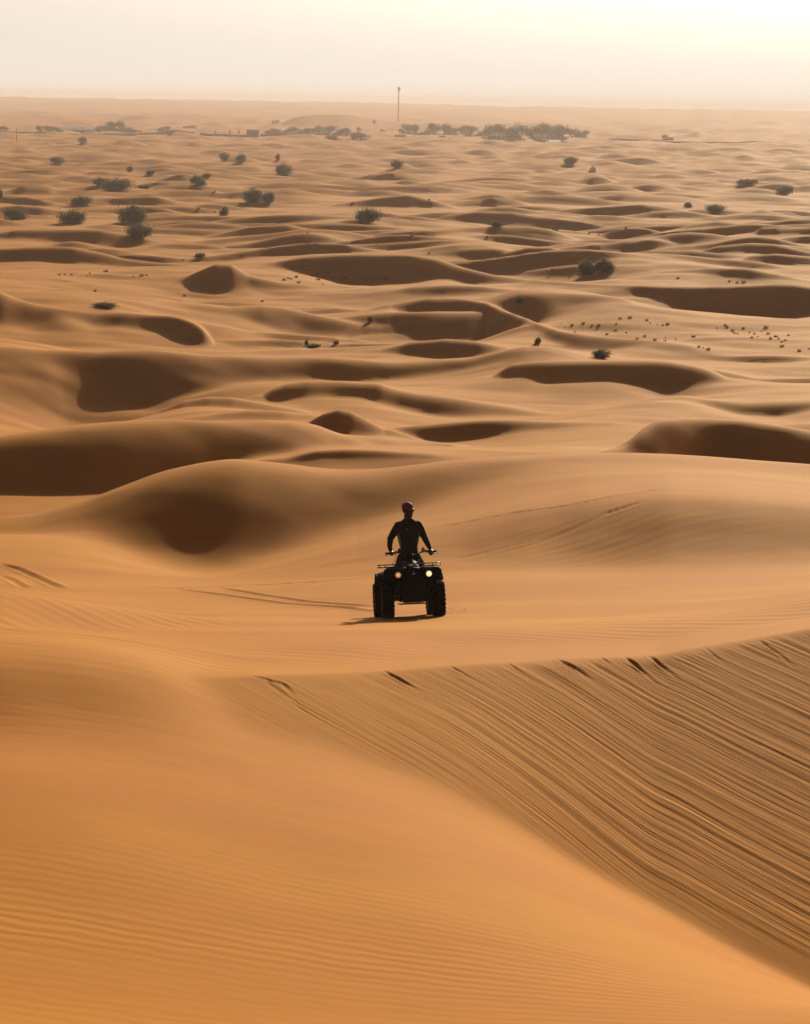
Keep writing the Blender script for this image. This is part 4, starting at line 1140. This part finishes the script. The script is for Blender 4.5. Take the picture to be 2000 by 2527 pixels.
def bush_variant(seed, n=4200, tall=1.0, lobes=7, ragged=.3):
    """unit bush: about 1 wide, base at z=0; upright sprays of small leaves on forked stems"""
    rg = random.Random(seed)
    st, lf = MB(), MB()
    L = []
    for k in range(lobes):
        a = rg.uniform(0, 6.28); d = rg.uniform(.08, .34) ; r = rg.uniform(.15, .24)
        L.append((d * math.cos(a), d * math.sin(a), tall * rg.uniform(.12, .36) * (1.15 - d), r))
    L.append((0, 0, tall * .34, .22)); L.append((.1, -.05, tall * .12, .24)); L.append((-.12, .06, tall * .10, .24))
    for (x, y, z, r) in L:
        mid = (x * .5 + rg.uniform(-.04, .04), y * .5, z * .55)
        st.tube([(x * .08, y * .08, -.05), mid, (x, y, z)], [.016, .010, .004], n=5)
        for j in range(4):
            e = (x + rg.uniform(-r, r), y + rg.uniform(-r, r), z + rg.uniform(.2, 1.0) * r * tall)
            st.tube([mid, ((mid[0] + e[0]) / 2, (mid[1] + e[1]) / 2, (mid[2] + e[2]) / 2 + .02), e], [.007, .005, .002], n=4)
    per = n // len(L)
    for (x, y, z, r) in L:
        for j in range(per):
            d = Vector((rg.gauss(0, 1), rg.gauss(0, 1), rg.gauss(0, 1))).normalized()
            q = r * rg.random() ** .45 * (1 + rg.gauss(0, ragged))
            p = Vector((x, y, z)) + Vector((d.x, d.y, d.z * tall * 1.0)) * q
            if p.z < 0: p.z = rg.uniform(0, .05)
            if rg.random() < .16: p = p + Vector((0, 0, rg.uniform(0, .10) * tall))
            s = rg.uniform(.014, .034); ax = Vector((rg.gauss(0, .5), rg.gauss(0, .5), 1)).normalized()
            w = ax.cross(Vector((rg.gauss(0, 1), rg.gauss(0, 1), .1))).normalized() * s * .5
            lf.add([p - w, p + w, p + ax * s * 2.2], [(0, 1, 2)])
    return lf, st
def make_bush(name, seed, **kw):
    lf, st = bush_variant(seed, **kw)
    e = empty(name)
    lf.build('foliage', kw.get('mat', M_leaf) if False else M_leaf, e); st.build('stem', M_wood, e)
    return e
protos = [make_bush('desert_bush', 11), make_bush('desert_bush', 12, tall=1.25, lobes=5), make_bush('desert_bush', 13, tall=.8, lobes=9, ragged=.35), make_bush('desert_bush', 14, tall=.62, lobes=10, ragged=.4)]
remember(None)
used = set()
def place_bush(k, u, v, wpx, hpx, label=None, group=None, cat='bush', spin=None):
    x, y, z = ground_at(u, v, 60)
    D = math.hypot(x, y)
    w = wpx * D / FPX; h = hpx * D / FPX
    p = protos[k]
    o = copy_tree(p) if k in used else p
    used.add(k)
    tall = [1.0, 1.25, .8, .62][k]
    o.location = (x, y, z + CAMZ - 0.04 * h); o.scale = (w / .80, w / .80, 1.12 * h / (.60 * tall)); o.rotation_euler = (0, 0, rng_b.uniform(0, 6.28) if spin is None else spin)
    tag(o, label, cat, group)
    return o
rng_b = random.Random(5)
BUSH = [
 (2,141,405,34,14,'low grey bush on the flat sand near the left edge, below the fence line'),
 (1,205,359,27,16,'round bush on the back of the dark mound below the long pale shed'),
 (1,321,425,18,15,'small upright bush at the foot of a long dark dune, left part'),
 (3,372,434,20,10,'small low bush on the crest of a rounded lit dune'),
 (2,248,457,36,18,'mid-sized ragged bush just behind the wide flat hedge-like bush'),
 (3,287,472,68,26,'wide flat hedge-like bush with eroded sand on its right'),
 (3,358,466,36,8,'thin low line of scrub right of the wide flat bush'),
 (1,490,467,40,25,'compact round bush on the lit slope left of centre'),
 (3,511,441,22,10,'faint small bush on a shaded dune face above the compact round bush'),
 (0,625,500,52,38,'tall left half of a double bush at the end of a lit dune'),
 (2,662,500,38,26,'lower right half of a double bush beside a scrub-dotted flat'),
 (1,554,532,26,22,'small round bush standing alone on the edge of a long dark dune'),
 (0,330,552,62,48,'largest and darkest bush of the left side with an upright bristly crown'),
 (2,345,587,62,32,'dark bush half hidden behind a lit dune shoulder, below the largest bush'),
 (0,181,553,60,38,'rounded dark bush between the left edge bush and the largest bush'),
 (2,38,541,56,28,'broad green bush near the left edge of the picture'),
 (3,202,505,50,19,'faint straggly bush on a shaded slope above the rounded dark bush'),
 (0,1,492,18,22,'dark bush cut by the left edge of the picture'),
 (2,554,396,24,17,'left one of a pair of hazy bushes on a far dune'),
 (2,595,404,28,20,'right one of a pair of hazy bushes, its foot in shade'),
 (1,686,397,14,15,'tiny upright bush above a big hazy bush near the middle'),
 (0,700,433,46,31,'big hazy bush on a pale slope left of the mast'),
 (2,979,415,32,17,'hazy grey bush on a far dune right below the mast'),
 (2,908,550,60,32,'ragged bush with a slanting left side in the middle distance'),
 (3,1225,559,32,13,'low bush on the crest of a long dark dune right of centre'),
 (2,1408,408,32,16,'blurred bush behind a far crest near the small white tent'),
 (0,1450,678,46,40,'left part of the large leaning bush right of centre'),
 (0,1492,672,46,36,'right part of the large leaning bush right of centre'),
 (2,1765,527,44,17,'dark low bush on a ridge in the right third'),
 (3,1700,513,20,10,'small faint bush left of the dark ridge bush'),
 (2,1938,481,40,21,'bush with a fan-shaped shaded mound near the right edge'),
 (3,1845,460,48,12,'flat grey patch of scrub on pale sand near the right edge'),
 (2,1485,885,46,22,'dark bush tucked behind the crest of a long dark dune on the right'),
 (1,1327,851,17,17,'single small upright bush on a lit dune shoulder'),
 (3,258,761,58,13,'row of low scrub in the hollow behind a lit crest on the left'),
 (2,914,795,14,12,'tiny dark bush on the shaded side of a slope near the middle'),
 (2,1283,750,20,13,'small dark bush at the tip of a shaded hollow right of centre'),
 (3,494,640,24,11,'low dark scrub on sand left of a steep dark dune'),
 (1,757,855,12,16,'upright sprig left of the curved wheel tracks'),
 (3,776,858,34,8,'low straggle of scrub beside the upright sprig'),
 (2,830,850,16,9,'small clump at the start of the curved wheel tracks'),
]
for (k, u, v, w, h, lab) in BUSH:
    if lab.startswith('dark bush tucked'): place_bush(k, u, v, w, h, lab)
    else: place_bush(k, u, v, w, h, lab)
# scattered tufts
M_dry = leaf_mat('dry_scrub', (0.13, 0.095, 0.055))
def make_tuft(seed):
    rg = random.Random(seed); m = MB()
    for k in range(60):
        a = rg.uniform(0, 6.28); d = rg.random() ** .7 * .35; b = Vector((d * math.cos(a), d * math.sin(a), 0)); tip = b + Vector((rg.gauss(0, .12) + .4 * b.x, rg.gauss(0, .12) + .4 * b.y, rg.uniform(.25, .7) * (1 - d)))
        w = Vector((rg.gauss(0, 1), rg.gauss(0, 1), 0)).normalized() * .03
        m.add([b - w, b + w, tip], [(0, 1, 2)])
    return m.build('scrub_tuft', M_dry)
tufts = [make_tuft(1), make_tuft(2)]; tfirst = [True, True]
PATCH = [
 ('small dry tuft in the scattered patch on lit sand right of centre', 'tufts right of centre', [(1385,800),(1396,812),(1412,808),(1440,800),(1462,805),(1478,806),(1522,800),(1531,788),(1555,786),(1597,792),(1605,800),(1622,803),(1636,804),(1648,802),(1546,823),(1520,818),(1472,817),(1420,821),(1573,838),(1591,832),(1643,836),(1642,842),(1712,833),(1668,840),(1617,842),(1498,828)]),
 ('small dry tuft in the scattered patch on lit sand near the right edge', 'tufts near the right edge', [(1771,812),(1790,806),(1795,812),(1808,818),(1812,824),(1835,811),(1850,822),(1862,826),(1890,810),(1880,820),(1896,826),(1915,832),(1922,838),(1930,844),(1946,830),(1938,842),(1870,832),(1856,836),(1820,826),(1902,838),(1930,856),(1973,869),(1998,862),(1725,858),(1736,860),(1748,864)]),
 ('small dark tuft below the long dark dune at centre', 'tufts below the central dark dune', [(702,692),(712,688),(718,690),(732,686),(744,659),(750,662),(770,682),(784,680),(786,692),(797,703),(812,684),(822,693),(836,688),(848,692),(853,694),(915,694),(928,690),(940,690),(955,697),(738,700),(760,664)]),
 ('small dark tuft in the sparse row on pale sand at left', 'tufts on the left flat', [(147,680),(161,679),(177,681),(216,680),(222,676),(262,672),(330,684),(350,683),(362,681),(405,640),(452,642),(456,733),(236,720),(648,745)]),
 ('tiny dark tuft on the far sand flats', 'tufts on the far flats', [(490,524),(502,526),(531,526),(530,480),(1011,590),(1018,587),(871,508),(1060,496),(1203,592),(1235,592),(1367,566),(1375,568),(1398,564),(1545,565),(1455,580),(1478,580),(1541,610),(760,604),(760,577),(930,604),(962,618),(1060,629),(1186,652),(1193,654),(1418,662),(1674,688),(1500,678),(1364,673),(1376,670),(1800,698),(1820,700),(1836,698)]),
]
for (lab, grp, pts) in PATCH:
    for (u, v) in pts:
        k = rng_b.randrange(2)
        o = tufts[k] if tfirst[k] else tufts[k].copy()
        if not tfirst[k]: COL.objects.link(o)
        tfirst[k] = False
        x, y, z = ground_at(u, v, 60); D = math.hypot(x, y); s = rng_b.uniform(4, 14) * rng_b.uniform(.6, 1) * D / FPX
        o.location = (x, y, z + CAMZ); o.scale = (s * 1.3, s * 1.3, s * 1.25); o.rotation_euler = (0, 0, rng_b.uniform(0, 6))
        tag(o, lab, 'tuft', grp)

def at_px(u, v):
    """point on the far plain under a pixel, from the level of the plain"""
    az, t = px_ray(u, v); az, t = float(az), float(t)
    D = float(np.interp(-t, -tabT, tabD))
    x, y = math.sin(az) * D, math.cos(az) * D
    return x, y, ztop(x, y), D
# far trees: trunk and crown
def make_tree(seed, palm=False):
    rg = random.Random(seed); e = empty('palm_tree' if palm else 'far_tree')
    t, c = MB(), MB()
    if palm:
        t.tube([(0, 0, -.05), (.01, 0, .4), (.0, .01, .78)], [.02, .015, .012], n=7)
        for k in range(18):
            a = k * 2.4; el = rg.uniform(-.2, 1.0); L = rg.uniform(.26, .36)
            d = Vector((math.cos(a), math.sin(a), 0)); p0 = Vector((0, 0, .78)); p1 = p0 + d * L * .5 + Vector((0, 0, .14 * el + .05)); p2 = p0 + d * L + Vector((0, 0, .05 * el - .12))
            s = d.cross(Vector((0, 0, 1))) * .035
            c.add([p0 - s * .4, p0 + s * .4, p1 + s, p1 - s, p2], [(0, 1, 2, 3), (3, 2, 4)])
    else:
        t.tube([(0, 0, -.05), (.01, .0, .18), (.0, .01, .42)], [.035, .028, .015], n=7)
        L = []
        for k in range(8):
            a = rg.uniform(0, 6.28); d = rg.uniform(.12, .36); z = rg.uniform(.14, .70); L.append((d * math.cos(a), d * math.sin(a), z, rg.uniform(.17, .26)))
            t.tube([(0, 0, .22), (d * math.cos(a) * .6, d * math.sin(a) * .6, z * .75), (d * math.cos(a), d * math.sin(a), z)], [.018, .010, .004], n=5)
        for (x, y, z, r) in L:
            for j in range(210):
                d = Vector((rg.gauss(0, 1), rg.gauss(0, 1), rg.gauss(0, .8))).normalized() * r * rg.random() ** .4 * (1 + rg.gauss(0, .15))
                p = Vector((x, y, z)) + d; w = Vector((rg.gauss(0, 1), rg.gauss(0, 1), rg.gauss(0, 1))).normalized() * .024; w2 = w.cross(Vector((rg.gauss(0, 1), rg.gauss(0, 1), rg.gauss(0, 1)))).normalized() * .024
                c.add([p - w, p + w2, p + w, p - w2], [(0, 1, 2, 3)])
    t.build('trunk', M_wood, e); c.build('crown', M_leaf2, e); return e
tp = [make_tree(21), make_tree(22), make_tree(23), make_tree(24, True)]
remember(None)
tused = set()
TREES = [  # u, base v, width px, height px, kind
 (4,334,22,18,0),(100,332,24,20,0),(122,331,26,23,1),(144,331,26,18,2),(240,331,22,18,0),(258,330,26,24,1),(278,330,30,34,2),(298,330,28,26,0),(318,331,26,20,1),(338,332,24,16,2),
 (395,330,20,14,0),(412,331,20,14,1),(470,322,26,9,2),(620,336,20,10,1),(660,336,24,17,0),(682,335,26,19,1),(704,335,24,16,2),(728,336,28,24,0),(750,337,30,28,2),(775,336,26,16,1),
 (790,337,28,26,0),(812,338,32,27,1),(838,340,34,28,2),(858,342,28,24,0),(826,350,34,20,2),(872,351,32,26,0),(892,350,28,24,1),
 (885,330,9,14,1),(944,331,11,13,1),(989,334,16,18,0),(1008,334,24,30,1),(1028,336,30,32,0),(1050,337,26,22,2),(1072,338,30,36,1),(1096,338,32,36,0),(1116,338,26,28,2),(1140,340,28,24,0),(1162,341,30,27,1),(1184,342,26,24,2),
 (1208,346,32,42,0),(1232,348,34,44,1),(1256,350,34,46,2),(1284,351,38,48,0),(1312,351,36,44,1),(1338,350,36,46,0),(1362,349,40,48,2),(1388,349,34,40,1),(1412,348,32,34,0),(1436,346,26,28,2),(1268,356,36,22,1),(1330,356,36,20,2),(1386,356,30,16,0),(1640,346,14,14,1),(1448,350,14,10,2)]
TREE_LAB = {(1208,346): 'leftmost tall tree of the largest dark wood, above the white house', (1436,346): 'smallest rear tree at the right end of the largest dark wood', (1232,348): 'second tall tree from the left in the largest dark wood', (1284,351): 'tallest tree of the largest dark wood', (1388,349): 'first tree right of the broadest one in the largest wood', (1412,348): 'second tree right of the broadest one in the largest wood', (1362,349): 'broadest tree of the largest dark wood, right of its middle',
 (1268,356): 'low front tree left of the long pale shed by the largest wood', (1330,356): 'low front tree in the middle of the long pale shed', (1386,356): 'lowest front tree right of the long pale shed',
 (660,336): 'leftmost small tree of the clump below the twin-humped mound', (775,336): 'flattest tree in the clump below the twin-humped mound', (872,351): 'tall front tree right of centre in the clump left of the mast', (826,350): 'flat front tree lowest in the clump left of the mast', (892,350): 'rightmost front tree of the clump left of the mast',
 (989,334): 'small leftmost tree of the wooded row right of the mast', (1184,342): 'rightmost tree of the wooded row right of the mast'}
for (u, v, w, h, k) in TREES:
    o = copy_tree(tp[k]) if k in tused else tp[k]
    tused.add(k)
    x, y, z, D = at_px(u, v); wm, hm = w * D / FPX, h * D / FPX
    o.location = (x, y, z - .16 * hm); o.scale = (wm / .82 * 1.3, wm / .82 * 1.3, hm / .82); o.rotation_euler = (0, 0, rng_b.uniform(0, 6.28))
    if u < 20: lab, grp = 'hazy green tree clump cut by the left edge at the fence line', None
    elif u < 200: lab, grp = 'hazy tree of the small clump left of the long pale shed', 'trees left of the shed'
    elif u < 350: lab, grp = 'hazy tree of the tall clump right of the long pale shed', 'trees right of the shed'
    elif u < 500: lab, grp = 'low hazy tree by the white posts in the left far plain', 'trees by the white posts'
    elif u in (885, 944): lab, grp = ('small lone tree standing left of the mast foot' if u == 885 else 'small lone tree just left of the mast foot, by the tall palm'), None
    elif u < 910: lab, grp = 'hazy tree of the clump below the twin-humped mound left of the mast', 'trees left of the mast'
    elif u < 1200: lab, grp = 'hazy tree of the wooded row just right of the mast', 'trees right of the mast'
    elif u < 1445: lab, grp = 'tree of the largest dark wood in the far plain', 'trees of the largest wood'
    elif u < 1500: lab, grp = 'low shrub-like tree at the right end of the largest wood', None
    else: lab, grp = 'lone small tree far right beside the long pale wall', None
    ulab = TREE_LAB.get((u, v))
    tag(o, ulab or lab, 'tree', grp)
pl = tp[3]; x, y, z, D = at_px(924, 331); pl.location = (x, y, z - .3); hh = 36 * D / FPX; pl.scale = (hh * .6, hh * .6, hh)
tag(pl, 'tall thin palm standing left of the mast', 'palm tree')

# mast
def make_mast(u, vb, vt):
    x, y, z, D = at_px(u, vb)
    az, t1 = px_ray(u + 1.5, vt); H = -float(t1) * D + CAMZ - z
    e = empty('mast', (x, y, z)); tag(e, 'tall thin communications mast with an antenna cluster rising above the horizon', 'mast')
    m = MB()
    wb, wt = 0.95, 0.55
    n = 26
    cor = lambda k, f: Vector(((wb + (wt - wb) * f) * math.cos(k * 2.094 + .5), (wb + (wt - wb) * f) * math.sin(k * 2.094 + .5), -0.5 + (H + .5) * f))
    for k in range(3): m.tube([cor(k, 0), cor(k, 1)], .17, n=6)
    for i in range(n):
        for k in range(3):
            m.tube([cor(k, i / n), cor((k + 1) % 3, (i + 1) / n)], .085, n=4, cap=False); m.tube([cor(k, (i + 1) / n), cor((k + 1) % 3, (i + 1) / n)], .07, n=4, cap=False)
    m.build('lattice_tower', M_grey, e)
    m = MB()
    for k in range(3):
        a = k * 2.094 + .9
        for dz in (-1.2, -3.4): m.box((1.25 * math.cos(a), 1.25 * math.sin(a), H + dz), (.5, .35, 1.8), Matrix.Rotation(a, 3, 'Z'), .05)
        m.tube([(0, 0, H - 2), (1.2 * math.cos(a), 1.2 * math.sin(a), H - 2)], .06, n=5)
    m.build('panel_antenna', M_grey, e)
    for (a, dz) in ((.3, -3.0), (-1.2, -4.6)):
        m = MB(); m.lathe([(.001, 0), (.9, -.12), (1.0, -.35), (1.0, -.6), (.001, -.65)], axis='y', c=(1.3 * math.cos(a), -1.0, H + dz), n=18, closed=False); m.build('dish_antenna', M_grey, e)
    m = MB(); m.tube([(-.4, 0, H - .5), (-.4, 0, H + 2.6)], [.12, .05], n=6); m.build('lightning_rod', M_grey, e)
M_grey = node_mat('galvanised_steel', (0.24, 0.20, 0.18), 0.6, 0.3)
make_mast(983, 312, 214)

# low buildings of the far settlement
M_wallp = node_mat('pale_render', (0.45, 0.40, 0.35), 0.9, var=0.1, scale=.5)
M_wallg = node_mat('grey_block', (0.30, 0.27, 0.25), 0.9, var=0.1, scale=.5)
M_roofw = node_mat('white_sheet_roof', (0.75, 0.75, 0.76), 0.35, 0.1, var=0.06, scale=.5)
M_roofb = node_mat('blue_grey_roof', (0.42, 0.46, 0.52), 0.4, 0.2, var=0.08, scale=.5)
M_dark = node_mat('dark_opening', (0.03, 0.03, 0.035), 0.3)
def building(name, u0, u1, vb, hpx, depth, wall, roof, label, cat, pitched=True, nwin=4):
    x0, y0, z0, D = at_px((u0 + u1) / 2, vb)
    L = (u1 - u0) * D / FPX; H = hpx * D / FPX
    e = empty(name, (x0, y0, z0)); tag(e, label, cat)
    hw = H * (.62 if pitched else .92)
    m = MB(); m.box((0, 0, hw / 2 - .4), (L, depth, hw + .8)); m.build('wall', wall, e)
    m = MB()
    if pitched:
        yy = depth / 2 + .5; zz = hw + .003
        prof = [(-yy, zz), (0, H), (yy, zz), (yy, zz - .25), (0, H - .3), (-yy, zz - .25)]
        xs = (-L / 2 - .4, L / 2 + .4)
        vs = [(x, p[0], p[1]) for x in xs for p in prof]
        m.add(vs, [(i, (i + 1) % 6, 6 + (i + 1) % 6, 6 + i) for i in range(6)] + [tuple(range(6)), tuple(range(6, 12))])
    else: m.box((0, 0, hw + .15), (L + .4, depth + .4, .3)); m.box((0, -depth / 2 - .1, hw + .5), (L + .4, .2, .5))
    m.build('roof', roof, e)
    m = MB(); m.box((L * .12, -depth / 2 - .03, min(1.2, hw * .35)), (min(3, L * .08), .1, min(2.4, hw * .7))); m.build('door', M_dark, e)
    for k in range(nwin):
        xx = -L / 2 + L * (k + .5) / nwin
        if abs(xx - L * .12) < L * .06: continue
        m = MB(); m.box((xx, -depth / 2 - .03, hw * .6), (min(2.0, L * .06), .1, hw * .22)); m.build('window', M_dark, e)
building('long_shed', 155, 236, 329, 17, 14, M_wallg, M_roofb, 'long low shed with a pale blue-grey roof among trees at left', 'shed', True, 8)
building('storage_shed', 366, 404, 329, 10, 9, M_wallg, M_roofw, 'small shed with a bright white roof right of the tall tree clump', 'shed', True, 4)
building('flat_roofed_house', 610, 641, 340, 18, 9, M_wallg, M_roofb, 'grey-blue flat-roofed block at the left end of the central tree clump', 'house', False, 3)
building('white_roofed_hut', 672, 689, 312, 9, 6, M_wallp, M_roofw, 'tiny hut with a gleaming white roof in front of the far plain', 'hut', True, 2)
building('low_house', 974, 1001, 343, 8, 7, M_wallp, M_roofw, 'small low pale house near the mast foot', 'house', False, 3)
building('low_house', 1205, 1247, 350, 15, 9, M_wallp, M_roofw, 'white house at the left front of the largest wood', 'house', False, 4)
building('long_shed', 1300, 1382, 356, 12, 9, M_wallp, M_roofw, 'long pale shed in front of the largest wood', 'shed', True, 7)
building('storage_shed', 1384, 1428, 342, 9, 8, M_wallp, M_roofw, 'small white-roofed shed at the right end of the largest wood', 'shed', True, 4)
building('low_house', 1636, 1662, 352, 9, 7, M_wallp, M_roofw, 'lone pale house at the right end of the long wall', 'house', False, 2)
def wall_run(name, u0, u1, v0, v1, h, mat, label, cat, posts=0):
    pts = [at_px(u0 + (u1 - u0) * k / 10, v0 + (v1 - v0) * k / 10) for k in range(11)]
    o0 = Vector(pts[0][:3]); e = empty(name, o0); tag(e, label, cat, kind='thing')
    m = MB()
    for a, b in zip(pts[:-1], pts[1:]):
        A, B = Vector(a[:3]) - o0, Vector(b[:3]) - o0; n_ = Vector((-(B - A).y, (B - A).x, 0)).normalized() * .12
        m.add([A - n_ - Vector((0, 0, 1)), B - n_ - Vector((0, 0, 1)), B + n_ - Vector((0, 0, 1)), A + n_ - Vector((0, 0, 1)), A - n_ + Vector((0, 0, h)), B - n_ + Vector((0, 0, h)), B + n_ + Vector((0, 0, h)), A + n_ + Vector((0, 0, h))],
              [(0, 1, 5, 4), (2, 3, 7, 6), (4, 5, 6, 7), (0, 3, 2, 1), (0, 4, 7, 3), (1, 2, 6, 5)])
    m.build('panel', mat, e)
    m = MB()
    for k in range(posts):
        f = k / (posts - 1) * 9.999; i = int(f); p = Vector(pts[i][:3]).lerp(Vector(pts[i + 1][:3]), f - i) - o0
        m.box(p + Vector((0, 0, h / 2 + .1)), (.35, .35, h + .5))
    if posts: m.build('post', M_wallp, e)
wall_run('yard_wall', -60, 480, 337, 337, 2.0, M_wallg, 'long low grey boundary wall running across the left far plain', 'wall', 34)
wall_run('yard_wall', 495, 720, 338, 340, 1.8, M_wallg, 'grey boundary wall below the central tree clumps', 'wall', 14)
wall_run('yard_wall', 1040, 1100, 349, 350, 1.6, M_roofw, 'short bright white wall right of the mast', 'wall', 5)
wall_run('yard_wall', 1430, 1900, 352, 356, 1.6, M_wallp, 'long pale wall running right from the largest wood', 'wall', 26)
# posts and poles
def pole(u, vb, hpx, label, group=None, mat=None, arm=False):
    x, y, z, D = at_px(u, vb); H = hpx * D / FPX
    e = empty('utility_pole' if arm else 'gate_post', (x, y, z)); tag(e, label, 'pole' if arm else 'post', group)
    m = MB()
    if arm: m.tube([(0, 0, -.5), (0, 0, H)], [.22, .13], n=8); m.build('shaft', M_wood, e); m = MB(); m.box((0, 0, H - .6), (2.2, .14, .14)); m.build('crossarm', M_wood, e)
    else: m.box((0, 0, H / 2 - .3), (H * .34, H * .3, H + .6), bev=.05); m.build('shaft', M_wallp, e); m = MB(); m.box((0, 0, H + .1), (H * .42, H * .38, .3)); m.build('cap_stone', M_wallp, e)
pole(42, 356, 34, 'thin dark utility pole near the left edge in front of the wall', arm=True)
pole(205, 342, 26, 'thin utility pole in front of the long pale-roofed shed', arm=True)
pole(262, 340, 22, 'thin utility pole in front of the tall clump right of the shed', arm=True)
for (u, lab) in ((348, 'pale gate post right of the tall tree clump'), (443, 'left one of two close pale gate posts'), (449, 'right one of two close pale gate posts'), (532, 'lone pale gate post between the two gates'), (568, 'pale gate post left of the flat-roofed block'), (590, 'pale gate post nearest the flat-roofed block')):
    pole(u, 336, 11, lab, 'gate posts along the boundary wall')
# tent and parked vans
x, y, z = ground_at(1463, 426, 60); D = math.hypot(x, y); s = 12 * D / FPX
e = empty('tent', (x, y, z + CAMZ), .5); tag(e, 'tiny white pointed tent standing alone on the far dunes', 'tent')
m = MB(); b = [(-.5, -.5, -.05), (.5, -.5, -.05), (.5, .5, -.05), (-.5, .5, -.05)]; tt = [(-.46, -.46, .42), (.46, -.46, .42), (.46, .46, .42), (-.46, .46, .42)]
m.add([tuple(c * s for c in p) for p in b + tt + [(0, 0, .95)]], [(0, 1, 5, 4), (1, 2, 6, 5), (2, 3, 7, 6), (3, 0, 4, 7), (4, 5, 8), (5, 6, 8), (6, 7, 8), (7, 4, 8)]); m.build('canvas', M_roofw, e)
m = MB(); m.add([tuple(c * s for c in p) for p in [(-.12, -.51, 0), (.12, -.51, 0), (0, -.485, .36)]], [(0, 1, 2)]); m.build('door_flap', M_dark, e)
van = empty('parked_van')
m = MB(); m.box((0, 0, 1.25), (5.0, 1.9, 1.7), bev=.25); m.box((.1, 0, 2.1), (3.8, 1.7, .5), bev=.2); m.build('body', M_roofw, van)
m = MB(); m.box((0.1, -.93, 1.75), (3.4, .06, .5)); m.build('window', M_dark, van)
for (a, b_) in ((-1.6, -.8), (1.6, -.8), (-1.6, .8), (1.6, .8)):
    m = MB(); m.lathe([(.001, -.12), (.38, -.12), (.38, .12), (.001, .12)], axis='y', c=(a, b_, .38), n=14, closed=False); m.build('wheel', M_dark, van)
remember(None)
for i, (u, v, lab) in enumerate(((1092, 345, 'white van parked at the right end of the short white wall'), (1136, 345, 'white van parked below the wooded row right of the mast'), (1112, 352, 'pale van parked lowest of the three near the wooded row'))):
    o = van if i == 0 else copy_tree(van)
    x, y, z, D = at_px(u, v); o.location = (x, y, z); o.rotation_euler = (0, 0, .3 * i); tag(o, lab, 'van', 'vans parked near the wooded row')
